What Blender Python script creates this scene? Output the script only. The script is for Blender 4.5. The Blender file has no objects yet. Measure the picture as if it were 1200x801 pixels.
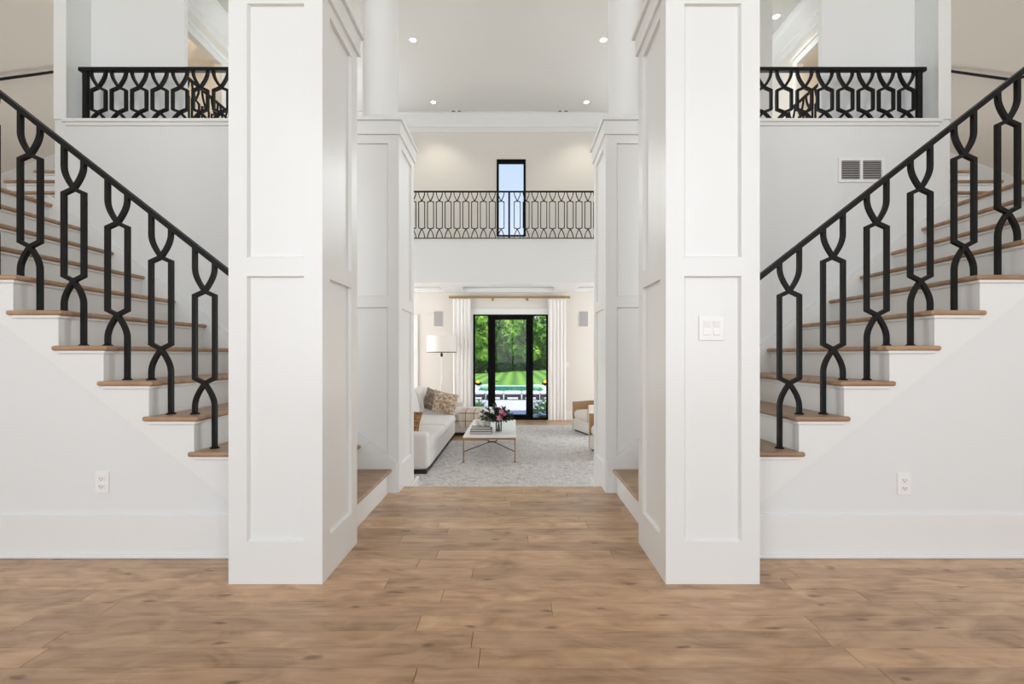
import bpy, bmesh, math, random
from mathutils import Vector, Matrix, noise
random.seed(7)
PI = math.pi
SC = bpy.context.scene
COL = SC.collection

# ------------------------------------------------------------------ camera
CAMZ = 1.09
cam_d = bpy.data.cameras.new('camera')
cam = bpy.data.objects.new('camera', cam_d)
COL.objects.link(cam)
cam.location = (0, 0, CAMZ)
cam.rotation_euler = (PI/2, 0, 0)
cam_d.sensor_width = 36.0
cam_d.lens = 16.0
cam_d.shift_x = -0.0025
cam_d.shift_y = 0.0121
cam_d.clip_end = 400
SC.camera = cam

# ------------------------------------------------------------------ world, sun, window and fill light, exposure
w = bpy.data.worlds.new('sky'); SC.world = w; w.use_nodes = True
nt = w.node_tree; nt.nodes.clear()
o_ = nt.nodes.new('ShaderNodeOutputWorld'); bg = nt.nodes.new('ShaderNodeBackground')
tc = nt.nodes.new('ShaderNodeTexCoord'); sx = nt.nodes.new('ShaderNodeSeparateXYZ'); cr = nt.nodes.new('ShaderNodeValToRGB')
nt.links.new(tc.outputs['Generated'], sx.inputs[0]); nt.links.new(sx.outputs['Z'], cr.inputs[0])
cr.color_ramp.elements[0].position = 0.0; cr.color_ramp.elements[0].color = (0.84, 0.90, 1.0, 1)
cr.color_ramp.elements[1].position = 0.6; cr.color_ramp.elements[1].color = (0.36, 0.54, 0.92, 1)
nt.links.new(cr.outputs[0], bg.inputs['Color']); bg.inputs['Strength'].default_value = 1.0
nt.links.new(bg.outputs[0], o_.inputs[0])

def sun(rot, strength, col, angle):
    d = bpy.data.lights.new('sun', 'SUN'); d.energy = strength; d.color = col; d.angle = angle
    o = bpy.data.objects.new('sun', d); COL.objects.link(o); o.rotation_euler = rot; o.location = (0, 0, 30)
sun((math.radians(18), 0, math.radians(-38)), 4.8, (1, 0.95, 0.86), math.radians(1.0))

def area(loc, rot, sx_, sy_, power, col=(1, 1, 1)):
    d = bpy.data.lights.new('window_or_fill_light', 'AREA'); d.shape = 'RECTANGLE'; d.size = sx_; d.size_y = sy_
    d.energy = power; d.color = col
    o = bpy.data.objects.new('window_or_fill_light', d); COL.objects.link(o); o.location = loc; o.rotation_euler = rot
# daylight through the entrance windows behind the camera (facing +Y)
for x_, p_ in ((-3.2, 124), (-0.1, 42), (3.0, 124)):
    area((x_, -3.72, 2.9), (PI/2, 0, 0), 2.0, 4.6, p_, (0.965, 0.985, 1.0))
# added fill lamps at unseen, made-up openings in the living-room side walls
for s_ in (-1, 1):
    for y_ in (7.3, 9.9):
        area((-0.097 + s_*5.34, y_, 0.9), (PI/2, 0, s_*PI/2), 1.7, 2.2, 78, (0.975, 0.99, 1.0))
# daylight through the tall upper windows of the garden wall
for s_ in (-1, 1):
    area((-0.25 + s_*3.1, 11.75, 5.1), (-PI/2, 0, 0), 1.3, 2.2, 90, (0.97, 0.99, 1.0))
    area((-0.097 + s_*5.34, 10.3, 5.4), (PI/2, 0, s_*PI/2), 1.3, 1.7, 20, (0.975, 0.99, 1.0))  # fill lamp added at a made-up clerestory in the gallery wall
SC.view_settings.view_transform = 'Standard'
SC.view_settings.look = 'None'
SC.view_settings.exposure = 0.22
SC.view_settings.gamma = 1.0
SC.view_settings.use_curve_mapping = False
SC.cycles.use_denoising = True
SC.cycles.max_bounces = 10
SC.cycles.diffuse_bounces = 6
SC.cycles.transparent_max_bounces = 12
SC.cycles.sample_clamp_indirect = 6

# ------------------------------------------------------------------ materials
def new_mat(name):
    m = bpy.data.materials.new(name); m.use_nodes = True
    nt = m.node_tree
    return m, nt, nt.nodes['Principled BSDF']
def s2l(c):
    return tuple((v/255/12.92 if v/255 <= .04045 else ((v/255+.055)/1.055)**2.4) for v in c) + (1,)
def plain(name, rgb, rough=.5, metal=0, bump=0, bscale=60, var=0, vscale=3, sheen=0, coat=0, tex='Object'):
    m, nt, b = new_mat(name)
    c = s2l(rgb)
    b.inputs['Base Color'].default_value = c
    b.inputs['Roughness'].default_value = rough
    b.inputs['Metallic'].default_value = metal
    if sheen: b.inputs['Sheen Weight'].default_value = sheen
    if coat: b.inputs['Coat Weight'].default_value = coat
    t = nt.nodes.new('ShaderNodeTexCoord')
    if var:
        n = nt.nodes.new('ShaderNodeTexNoise'); n.inputs['Scale'].default_value = vscale; n.inputs['Detail'].default_value = 4
        nt.links.new(t.outputs[tex], n.inputs['Vector'])
        r = nt.nodes.new('ShaderNodeValToRGB')
        r.color_ramp.elements[0].position = .3; r.color_ramp.elements[1].position = .7
        r.color_ramp.elements[0].color = tuple(max(0, v*(1-var)) for v in c[:3]) + (1,)
        r.color_ramp.elements[1].color = tuple(min(1, v*(1+var)) for v in c[:3]) + (1,)
        nt.links.new(n.outputs['Fac'], r.inputs[0]); nt.links.new(r.outputs[0], b.inputs['Base Color'])
    if bump:
        n = nt.nodes.new('ShaderNodeTexNoise'); n.inputs['Scale'].default_value = bscale; n.inputs['Detail'].default_value = 3
        nt.links.new(t.outputs[tex], n.inputs['Vector'])
        bp = nt.nodes.new('ShaderNodeBump'); bp.inputs['Strength'].default_value = bump; bp.inputs['Distance'].default_value = .01
        nt.links.new(n.outputs['Fac'], bp.inputs['Height']); nt.links.new(bp.outputs[0], b.inputs['Normal'])
    return m

def wood_mat(name, c1, c2, c3, rough=.26):
    m, nt, b = new_mat(name)
    N, L = nt.nodes.new, nt.links.new
    t = N('ShaderNodeTexCoord'); oi = N('ShaderNodeObjectInfo')
    mul = N('ShaderNodeVectorMath'); mul.operation = 'SCALE'
    cmb = N('ShaderNodeCombineXYZ')
    for k, f in enumerate((37.0, 91.0, 53.0)):
        mm = N('ShaderNodeMath'); mm.operation = 'MULTIPLY'; mm.inputs[1].default_value = f
        L(oi.outputs['Random'], mm.inputs[0]); L(mm.outputs[0], cmb.inputs[k])
    add = N('ShaderNodeVectorMath'); L(t.outputs['Object'], add.inputs[0]); L(cmb.outputs[0], add.inputs[1])
    mp = N('ShaderNodeMapping'); mp.inputs['Scale'].default_value = (2.2, 26, 26); L(add.outputs[0], mp.inputs[0])
    n1 = N('ShaderNodeTexNoise'); n1.inputs['Scale'].default_value = 1.6; n1.inputs['Detail'].default_value = 6; n1.inputs['Distortion'].default_value = .6
    L(mp.outputs[0], n1.inputs['Vector'])
    mp2 = N('ShaderNodeMapping'); mp2.inputs['Scale'].default_value = (3.0, 7, 7); L(add.outputs[0], mp2.inputs[0])
    n2 = N('ShaderNodeTexNoise'); n2.inputs['Scale'].default_value = 1.3; n2.inputs['Detail'].default_value = 3; n2.inputs['Distortion'].default_value = 1.2
    L(mp2.outputs[0], n2.inputs['Vector'])
    r = N('ShaderNodeValToRGB')
    r.color_ramp.elements[0].position = .30; r.color_ramp.elements[0].color = s2l(c1)
    r.color_ramp.elements[1].position = .70; r.color_ramp.elements[1].color = s2l(c3)
    e = r.color_ramp.elements.new(.5); e.color = s2l(c2)
    mixf = N('ShaderNodeMix'); mixf.data_type = 'FLOAT'; mixf.inputs[0].default_value = .68
    L(n1.outputs['Fac'], mixf.inputs[2]); L(n2.outputs['Fac'], mixf.inputs[3])
    L(mixf.outputs[0], r.inputs[0])
    # knots
    mp3 = N('ShaderNodeMapping'); mp3.inputs['Scale'].default_value = (1.0, 3.2, 3.2); L(add.outputs[0], mp3.inputs[0])
    v = N('ShaderNodeTexVoronoi'); v.voronoi_dimensions = '2D'; v.inputs['Scale'].default_value = 1.5
    wn = N('ShaderNodeTexNoise'); wn.inputs['Scale'].default_value = 9; L(mp3.outputs[0], wn.inputs['Vector'])
    wm = N('ShaderNodeVectorMath'); wm.operation = 'MULTIPLY_ADD'; wm.inputs[1].default_value = (.12, .12, .12); L(wn.outputs['Color'], wm.inputs[0]); L(mp3.outputs[0], wm.inputs[2])
    L(wm.outputs[0], v.inputs['Vector'])
    kr = N('ShaderNodeValToRGB'); kr.color_ramp.elements[0].position = .02; kr.color_ramp.elements[0].color = (1, 1, 1, 1)
    kr.color_ramp.elements[1].position = .06; kr.color_ramp.elements[1].color = (0, 0, 0, 1)
    L(v.outputs['Distance'], kr.inputs[0])
    km = N('ShaderNodeMix'); km.data_type = 'RGBA'
    kf = N('ShaderNodeMath'); kf.operation = 'MULTIPLY'; kf.inputs[1].default_value = .62; L(kr.outputs[0], kf.inputs[0])
    L(kf.outputs[0], km.inputs[0]); L(r.outputs[0], km.inputs[6]); km.inputs[7].default_value = s2l((88, 62, 44))
    # per plank value shift
    hs = N('ShaderNodeHueSaturation')
    mr = N('ShaderNodeMapRange'); mr.inputs[3].default_value = .80; mr.inputs[4].default_value = 1.12
    L(oi.outputs['Random'], mr.inputs[0]); L(mr.outputs[0], hs.inputs['Value']); L(km.outputs[2], hs.inputs['Color'])
    L(hs.outputs[0], b.inputs['Base Color'])
    b.inputs['Roughness'].default_value = rough
    b.inputs['Specular IOR Level'].default_value = .5
    bp = N('ShaderNodeBump'); bp.inputs['Strength'].default_value = .08; bp.inputs['Distance'].default_value = .003
    L(n1.outputs['Fac'], bp.inputs['Height']); L(bp.outputs[0], b.inputs['Normal'])
    return m

def glass_mat(name, tint=(1, 1, 1), refl=1.0):
    m = bpy.data.materials.new(name); m.use_nodes = True
    nt = m.node_tree; nt.nodes.clear()
    o = nt.nodes.new('ShaderNodeOutputMaterial'); mx = nt.nodes.new('ShaderNodeMixShader')
    tr = nt.nodes.new('ShaderNodeBsdfTransparent'); tr.inputs[0].default_value = tuple(tint) + (1,)
    gl = nt.nodes.new('ShaderNodeBsdfGlossy'); gl.inputs['Roughness'].default_value = .02
    fr = nt.nodes.new('ShaderNodeFresnel'); fr.inputs[0].default_value = 1.45
    mm = nt.nodes.new('ShaderNodeMath'); mm.operation = 'MULTIPLY'; mm.inputs[1].default_value = refl
    nt.links.new(fr.outputs[0], mm.inputs[0]); nt.links.new(mm.outputs[0], mx.inputs[0])
    nt.links.new(tr.outputs[0], mx.inputs[1]); nt.links.new(gl.outputs[0], mx.inputs[2]); nt.links.new(mx.outputs[0], o.inputs[0])
    return m
def emit_mat(name, rgb, strength):
    m, nt, b = new_mat(name)
    b.inputs['Base Color'].default_value = s2l(rgb); b.inputs['Emission Color'].default_value = s2l(rgb)
    b.inputs['Emission Strength'].default_value = strength
    return m
def pattern_mat(name, cols, scale, kind='VORONOI', rough=.85):
    m, nt, b = new_mat(name)
    t = nt.nodes.new('ShaderNodeTexCoord')
    if kind == 'VORONOI':
        n = nt.nodes.new('ShaderNodeTexVoronoi'); n.inputs['Scale'].default_value = scale; out = n.outputs['Distance']
    else:
        n = nt.nodes.new('ShaderNodeTexNoise'); n.inputs['Scale'].default_value = scale; n.inputs['Detail'].default_value = 5; n.inputs['Distortion'].default_value = 1.5; out = n.outputs['Fac']
    nt.links.new(t.outputs['Object'], n.inputs['Vector'])
    r = nt.nodes.new('ShaderNodeValToRGB'); r.color_ramp.interpolation = 'CONSTANT' if kind == 'HARD' else 'LINEAR'
    k = len(cols)
    r.color_ramp.elements[0].position = .3 if kind != 'VORONOI' else .1; r.color_ramp.elements[0].color = s2l(cols[0])
    r.color_ramp.elements[1].position = .68; r.color_ramp.elements[1].color = s2l(cols[-1])
    for i in range(1, k-1):
        e = r.color_ramp.elements.new(.3 + .38*i/(k-1)); e.color = s2l(cols[i])
    nt.links.new(out, r.inputs[0]); nt.links.new(r.outputs[0], b.inputs['Base Color'])
    b.inputs['Roughness'].default_value = rough
    return m

M = {}
M['trim'] = plain('white_trim_paint', (234, 236, 235), .30)
M['wall'] = plain('white_wall_paint', (229, 232, 232), .62, bump=.03, bscale=180)
M['greige'] = plain('greige_wall_paint', (214, 207, 197), .65, bump=.03, bscale=180)
M['warm'] = plain('warm_white_wall_paint', (229, 225, 218), .65, bump=.03, bscale=180)
M['ceil'] = plain('ceiling_paint', (212, 212, 208), .75)
M['black'] = plain('black_iron', (9, 9, 9), .5, .0, bump=.05, bscale=300); M['black'].node_tree.nodes['Principled BSDF'].inputs['Specular IOR Level'].default_value = .25
M['blackframe'] = plain('black_window_frame', (4, 4, 4), .6); M['blackframe'].node_tree.nodes['Principled BSDF'].inputs['Specular IOR Level'].default_value = .12
M['bronze'] = plain('dark_bronze', (62, 50, 40), .45, .5)
M['wood'] = wood_mat('maple_plank', (152, 117, 86), (190, 152, 116), (210, 174, 137))
M['tread'] = wood_mat('oak_tread', (150, 118, 90), (172, 140, 110), (190, 160, 130), .38)
M['brass'] = plain('aged_brass', (172, 138, 92), .35, .9)
M['gold'] = plain('brass_rod', (190, 165, 120), .35, .8)
M['sofa'] = plain('light_grey_sofa_linen', (222, 219, 216), .9, bump=.25, bscale=400, sheen=.2)
M['cream'] = plain('cream_boucle', (226, 219, 210), .95, bump=.4, bscale=260, sheen=.2)
M['tan'] = plain('tan_woven_back', (172, 138, 104), .8, bump=.3, bscale=200, var=.08, vscale=60)
M['darkwood'] = plain('dark_sofa_base', (38, 30, 26), .5)
M['rug'] = pattern_mat('cream_rug_pile', [(206, 199, 192), (242, 239, 236), (253, 252, 251)], 11, 'NOISE', .98)
M['curtain'] = plain('white_curtain_linen', (244, 242, 239), .9, bump=.1, bscale=300)
M['shade'] = plain('white_lamp_shade', (240, 237, 232), .85)
M['nickel'] = plain('pale_metal', (180, 176, 168), .3, .8)
M['marble'] = plain('white_marble', (248, 248, 248), .3, var=.05, vscale=5)
M['pillow1'] = pattern_mat('brown_floral_weave', [(112, 84, 58), (168, 146, 118), (214, 206, 196)], 16, 'NOISE')
M['pillow2'] = pattern_mat('taupe_weave', [(104, 88, 76), (140, 124, 110), (176, 162, 148)], 12, 'NOISE')
M['pillow3'] = pattern_mat('gold_brown_weave', [(60, 42, 26), (128, 92, 50), (178, 140, 92)], 22, 'NOISE')
M['paper'] = plain('book_pages', (232, 230, 224), .8)
M['book1'] = plain('charcoal_book_cover', (58, 60, 66), .5)
M['book2'] = plain('slate_book_cover', (96, 100, 112), .5)
M['book3'] = plain('taupe_book_cover', (168, 160, 152), .5)
M['ceramic'] = plain('white_ceramic', (232, 228, 222), .5, bump=.6, bscale=40)
M['plastic'] = plain('white_plastic', (240, 240, 239), .28)
M['slot'] = plain('dark_slot', (58, 56, 54), .7)
M['grey'] = plain('speaker_grille_grey', (176, 175, 174), .8, bump=.3, bscale=700)
M['leaf'] = plain('dark_green_leaf', (44, 66, 40), .55, var=.35, vscale=14)
M['leafpurple'] = plain('purple_green_leaf', (66, 58, 60), .55, var=.3, vscale=14)
M['pink'] = plain('pink_petal', (220, 142, 168), .6)
M['glass'] = glass_mat('window_glass', refl=.55)
M['vase'] = glass_mat('vase_glass', (.90, .93, .94), 1.6)
M['grass'] = None
def leafy(name, rgb, var, sc):
    m = plain(name, rgb, .6, var=var, vscale=sc); nt = m.node_tree; b = nt.nodes['Principled BSDF']
    src = b.inputs['Base Color'].links[0].from_socket
    tl = nt.nodes.new('ShaderNodeBsdfTranslucent'); mx = nt.nodes.new('ShaderNodeMixShader'); mx.inputs[0].default_value = .45
    nt.links.new(src, tl.inputs[0]); nt.links.new(b.outputs[0], mx.inputs[1]); nt.links.new(tl.outputs[0], mx.inputs[2])
    nt.links.new(mx.outputs[0], nt.nodes['Material Output'].inputs[0]); return m
M['treeleaf'] = leafy('tree_leaf', (176, 214, 92), .35, 2.5)
M['treeleaf2'] = leafy('tree_leaf_dark', (136, 184, 80), .4, 2.5)
M['treeleaf3'] = leafy('tree_leaf_yellow', (206, 226, 108), .3, 2.5)
M['shrub'] = leafy('garden_plant_leaf', (150, 196, 84), .4, 12)
M['bark'] = plain('bark', (74, 60, 50), .9, bump=.6, bscale=12, var=.2)
M['stone'] = plain('patio_stone_shade_tint', (180, 184, 200), .7, var=.08, vscale=2)  # bluish cast of the shaded patio put into the stone colour
M['coping'] = plain('white_coping', (232, 232, 230), .6)
M['water'] = plain('pool_water', (60, 158, 130), .08, bump=.15, bscale=3)
M['lounger'] = plain('white_lounger_cushion', (228, 225, 232), .85)
M['loungerframe'] = plain('grey_bench_frame', (62, 58, 58), .7)
M['flame'] = emit_mat('flame', (255, 170, 40), 2.2)
M['lens'] = emit_mat('light_lens', (255, 246, 232), 14)

def grass_mat():
    m, nt, b = new_mat('mown_grass')
    N, L = nt.nodes.new, nt.links.new
    t = N('ShaderNodeTexCoord')
    n = N('ShaderNodeTexNoise'); n.inputs['Scale'].default_value = 1.5; n.inputs['Detail'].default_value = 6
    L(t.outputs['Object'], n.inputs['Vector'])
    wv = N('ShaderNodeTexWave'); wv.bands_direction = 'X'; wv.inputs['Scale'].default_value = .35; wv.inputs['Distortion'].default_value = .3
    L(t.outputs['Object'], wv.inputs['Vector'])
    mf = N('ShaderNodeMix'); mf.data_type = 'FLOAT'; mf.inputs[0].default_value = .45
    L(n.outputs['Fac'], mf.inputs[2]); L(wv.outputs['Fac'], mf.inputs[3])
    r = N('ShaderNodeValToRGB'); r.color_ramp.elements[0].position = .25; r.color_ramp.elements[1].position = .8
    r.color_ramp.elements[0].color = s2l((66, 112, 34)); r.color_ramp.elements[1].color = s2l((118, 162, 56))
    L(mf.outputs[0], r.inputs[0]); L(r.outputs[0], b.inputs['Base Color']); b.inputs['Roughness'].default_value = .9
    return m
M['grass'] = grass_mat()
def throw_mat():
    m, nt, b = new_mat('plaid_throw')
    N, L = nt.nodes.new, nt.links.new
    t = N('ShaderNodeTexCoord'); sp = N('ShaderNodeSeparateXYZ'); L(t.outputs['Object'], sp.inputs[0])
    def stripe(sock, period, width):
        a = N('ShaderNodeMath'); a.operation = 'MODULO'; a.inputs[1].default_value = period
        ad = N('ShaderNodeMath'); ad.inputs[1].default_value = 10.0; L(sock, ad.inputs[0]); L(ad.outputs[0], a.inputs[0])
        c = N('ShaderNodeMath'); c.operation = 'LESS_THAN'; c.inputs[1].default_value = width; L(a.outputs[0], c.inputs[0])
        return c.outputs[0]
    a = stripe(sp.outputs['X'], .17, .014); c = stripe(sp.outputs['Z'], .15, .014)
    mx = N('ShaderNodeMath'); mx.operation = 'MAXIMUM'; L(a, mx.inputs[0]); L(c, mx.inputs[1])
    mc = N('ShaderNodeMix'); mc.data_type = 'RGBA'; L(mx.outputs[0], mc.inputs[0])
    mc.inputs[6].default_value = s2l((212, 198, 184)); mc.inputs[7].default_value = s2l((122, 98, 84))
    L(mc.outputs[2], b.inputs['Base Color']); b.inputs['Roughness'].default_value = .95
    return m
M['throw'] = throw_mat()

# ------------------------------------------------------------------ mesh helpers
def wloc(o):
    v = Vector((0, 0, 0))
    while o is not None:
        v += o.location; o = o.parent
    return v
class MB:
    def __init__(s, mat=None):
        s.bm = bmesh.new(); s.T = mat or Matrix.Identity(4)
    def _v(s, p): return s.bm.verts.new(s.T @ Vector(p))
    def box(s, x0, x1, y0, y1, z0, z1, bev=0, seg=1):
        x0, x1 = min(x0, x1), max(x0, x1); y0, y1 = min(y0, y1), max(y0, y1); z0, z1 = min(z0, z1), max(z0, z1)
        vs = [s._v(p) for p in ((x0,y0,z0),(x1,y0,z0),(x1,y1,z0),(x0,y1,z0),(x0,y0,z1),(x1,y0,z1),(x1,y1,z1),(x0,y1,z1))]
        fs = [s.bm.faces.new([vs[i] for i in f]) for f in ((0,3,2,1),(4,5,6,7),(0,1,5,4),(1,2,6,5),(2,3,7,6),(3,0,4,7))]
        if bev:
            es = list({e for f in fs for e in f.edges})
            bmesh.ops.bevel(s.bm, geom=es, offset=bev, segments=seg, affect='EDGES', profile=.5)
        return s
    def prism(s, pts, axis, a0, a1):
        """pts: 2-D outline; axis 'x' -> (y,z), 'y' -> (x,z), 'z' -> (x,y)"""
        def P(p, a): return {'x': (a, p[0], p[1]), 'y': (p[0], a, p[1]), 'z': (p[0], p[1], a)}[axis]
        A = [s._v(P(p, a0)) for p in pts]; B = [s._v(P(p, a1)) for p in pts]
        s.bm.faces.new(A); s.bm.faces.new(B[::-1])
        n = len(pts)
        for i in range(n): s.bm.faces.new([A[i], B[i], B[(i+1) % n], A[(i+1) % n]])
        bmesh.ops.recalc_face_normals(s.bm, faces=s.bm.faces)
        return s
    def strip(s, path, wd, y0, y1):
        """flat bar following a path of (x,z) in the XZ plane, width wd, depth y0..y1"""
        n = len(path); L, R = [], []
        for i, p in enumerate(path):
            p = Vector(p)
            d0 = (p - Vector(path[i-1])).normalized() if i else None
            d1 = (Vector(path[i+1]) - p).normalized() if i < n-1 else None
            d = (d0 + d1).normalized() if d0 and d1 else (d0 or d1)
            nrm = Vector((-d.y, d.x)); c = 1.0
            if d0 and d1: c = max(.5, nrm.dot(Vector((-d0.y, d0.x))))
            off = nrm * (wd/2/c)
            L.append(p + off); R.append(p - off)
        ring = []
        for i in range(n):
            ring.append([s._v((L[i].x, y0, L[i].y)), s._v((R[i].x, y0, R[i].y)), s._v((R[i].x, y1, R[i].y)), s._v((L[i].x, y1, L[i].y))])
        for i in range(n-1):
            a, b = ring[i], ring[i+1]
            for k in range(4): s.bm.faces.new([a[k], a[(k+1) % 4], b[(k+1) % 4], b[k]])
        s.bm.faces.new(ring[0][::-1]); s.bm.faces.new(ring[-1])
        return s
    def tube(s, pts, r, seg=8, cap=True):
        pts = [Vector(p) for p in pts]; n = len(pts)
        rs = r if isinstance(r, (list, tuple)) else [r]*n
        rings = []
        for i, p in enumerate(pts):
            d = (pts[min(i+1, n-1)] - pts[max(i-1, 0)]).normalized()
            u = d.cross(Vector((0, 0, 1)))
            if u.length < .05: u = d.cross(Vector((0, 1, 0)))
            u.normalize(); v = d.cross(u)
            rings.append([s._v(p + (u*math.cos(2*PI*k/seg) + v*math.sin(2*PI*k/seg))*rs[i]) for k in range(seg)])
        for a, b in zip(rings, rings[1:]):
            for k in range(seg): s.bm.faces.new([a[k], a[(k+1) % seg], b[(k+1) % seg], b[k]])
        if cap: s.bm.faces.new(rings[0][::-1]); s.bm.faces.new(rings[-1])
        return s
    def lathe(s, prof, c=(0, 0, 0), seg=32, cap=True):
        rings = [[s._v((c[0]+r*math.cos(2*PI*k/seg), c[1]+r*math.sin(2*PI*k/seg), c[2]+z)) for k in range(seg)] for r, z in prof]
        for a, b in zip(rings, rings[1:]):
            for k in range(seg): s.bm.faces.new([a[k], a[(k+1) % seg], b[(k+1) % seg], b[k]])
        if cap: s.bm.faces.new(rings[0][::-1]); s.bm.faces.new(rings[-1])
        return s
    def puff(s, x0, x1, y0, y1, z0, z1, e=.35, n=10, bulge=0.0):
        """soft box: superellipsoid-like cushion"""
        cx, cy, cz = (x0+x1)/2, (y0+y1)/2, (z0+z1)/2; hx, hy, hz = abs(x1-x0)/2, abs(y1-y0)/2, abs(z1-z0)/2
        tmp = bmesh.new(); bmesh.ops.create_cube(tmp, size=2)
        bmesh.ops.subdivide_edges(tmp, edges=tmp.edges[:], cuts=n, use_grid_fill=True)
        hm = min(hx, hy, hz); rr = e*hm*2
        rr = min(rr, hm*.98)
        mp = {}
        for v in tmp.verts:
            p = Vector((v.co.x*hx, v.co.y*hy, v.co.z*hz))
            # concentrate grid near the edges
            q = Vector([math.copysign(h*(1-(1-abs(t))**1.7), t) for h, t in zip((hx, hy, hz), v.co)])
            core = Vector([max(-(h-rr), min(h-rr, a)) for h, a in zip((hx, hy, hz), q)])
            d = q - core
            if d.length > 1e-6: q = core + d.normalized()*rr
            if bulge:
                fx = 1-(v.co.x)**2; fy = 1-(v.co.y)**2; fz = 1-(v.co.z)**2
                if hz <= hx and hz <= hy: q.z += math.copysign(bulge*max(0, fx)*max(0, fy), q.z)
                elif hx <= hy: q.x += math.copysign(bulge*max(0, fy)*max(0, fz), q.x)
                else: q.y += math.copysign(bulge*max(0, fx)*max(0, fz), q.y)
            mp[v] = s._v((cx+q.x, cy+q.y, cz+q.z))
        for f in tmp.faces: s.bm.faces.new([mp[v] for v in f.verts])
        tmp.free()
        return s
    def mesh(s, name, mat, smooth=False, off=None):
        if off is not None:
            for v in s.bm.verts: v.co -= off
        bmesh.ops.recalc_face_normals(s.bm, faces=s.bm.faces)
        me = bpy.data.meshes.new(name); s.bm.to_mesh(me); s.bm.free()
        me.materials.append(mat)
        if smooth:
            for p in me.polygons: p.use_smooth = True
            try: me.set_sharp_from_angle(angle=math.radians(40))
            except Exception: pass
        return me
    def build(s, name, mat, parent=None, smooth=False, world=True):
        """world=True: geometry was given in world coordinates, put it relative to its parent"""
        off = wloc(parent) if (parent is not None and world) else None
        me = s.mesh(name, mat, smooth, off)
        o = bpy.data.objects.new(name, me); COL.objects.link(o)
        if parent is not None: o.parent = parent
        return o
def box(name, x0, x1, y0, y1, z0, z1, mat, parent=None, bev=0, seg=1, world=True):
    return MB().box(x0, x1, y0, y1, z0, z1, bev, seg).build(name, mat, parent, world=world)
def tag(o, label=None, cat=None, group=None, kind=None):
    if label: o['label'] = label
    if cat: o['category'] = cat
    if group: o['group'] = group
    if kind: o['kind'] = kind
    return o
def thing(name, label, cat, loc=(0, 0, 0), rz=0, group=None):
    o = bpy.data.objects.new(name, None); COL.objects.link(o)
    o.location = loc; o.rotation_euler = (0, 0, rz); o.empty_display_size = .1
    return tag(o, label, cat, group)
def struct(name, mb, mat, parent=None, smooth=False):
    o = mb.build(name, mat, parent, smooth)
    if parent is None: o['kind'] = 'structure'
    return o
def child(name, me, parent, loc=(0, 0, 0), rot=(0, 0, 0)):
    o = bpy.data.objects.new(name, me); COL.objects.link(o); o.parent = parent; o.location = loc; o.rotation_euler = rot
    return o
def copy_tree(o, parent=None):
    c = o.copy(); COL.objects.link(c); c.parent = parent
    for ch in list(o.children): copy_tree(ch, c)
    return c

AX = -0.097                       # the axis of the hall
def X(s, rel): return AX + s*rel
SIDE = {-1: 'left', 1: 'right'}
CEIL = 7.03
RISE, RUN, R1 = .1895, .2425, .897
def r(n): return R1 + RUN*(n-1)
YW, YF = 2.455, 3.60              # stair wall and far wall planes
LRZ = -.55                        # living-room floor
YB = 11.43                        # garden wall

# ------------------------------------------------------------------ floor of planks
floor = struct('floor', MB().box(-5.5, 5.5, -3.6, 3.74, -.20, -.013), M['wood'])
PW = .1055
Ls = [.75, .95, 1.15, 1.35, 1.6, 1.9]
plank_me = [MB().box(-L/2+.0008, L/2-.0008, -PW/2+.0008, PW/2-.0008, -.012, 0, .0014).mesh('plank', M['wood']) for L in Ls]
rows = 30
ytop = 3.748 - .0525
for k in range(rows):
    yc = ytop - PW*(k+.5)
    x = -4.55 - random.random()*.9
    while x < 4.4 and True:
        i = random.randrange(len(Ls)); L = Ls[i]
        if k > 12 and i < 2: i = 3; L = Ls[i]
        xc = x + L/2
        rot = (0, 0, PI if random.random() < .5 else 0)
        # planks wholly under the stairs or the pedestals are left out
        hid = abs(xc-AX) - L/2 > 1.35 and yc > YW + .1
        if not hid and xc + L/2 > -4.6: child('plank', plank_me[i], floor, (xc, yc, 0), rot)
        x += L
nose = MB().box(-1.5, 1.3, ytop, 3.748+.02, -.035, 0, .006, 2).build('nosing', M['wood'], floor)
y0 = ytop - PW*rows
mb = MB()
yy = y0
while yy > -3.5:
    x = -5.4 - random.random()
    while x < 5.4:
        L = random.choice(Ls[2:]); mb.box(max(x, -5.45)+.0006, min(x+L, 5.45)-.0006, yy-PW+.0006, yy-.0006, -.012, 0); x += L
    yy -= PW
b_ = mb.build('plank_field', M['wood'], floor); b_['kind'] = 'stuff'

# steps down to the sunken living room
st = struct('trim_1', MB().box(X(1, -.83), X(1, .83), 3.72, 3.745, -.55, -.036), M['trim'])
for k in range(1, 3):
    z = -k*.1833
    struct('trim_%d' % (k+1), MB().box(X(1, -.80), X(1, .80), 3.745+(k-1)*.28, 3.745+k*.28, LRZ, z-.03).box(X(1, -.80), X(1, .80), 3.745+(k-1)*.28, 3.745+k*.28+.02, z-.03, z, .004), M['wood'])

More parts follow.
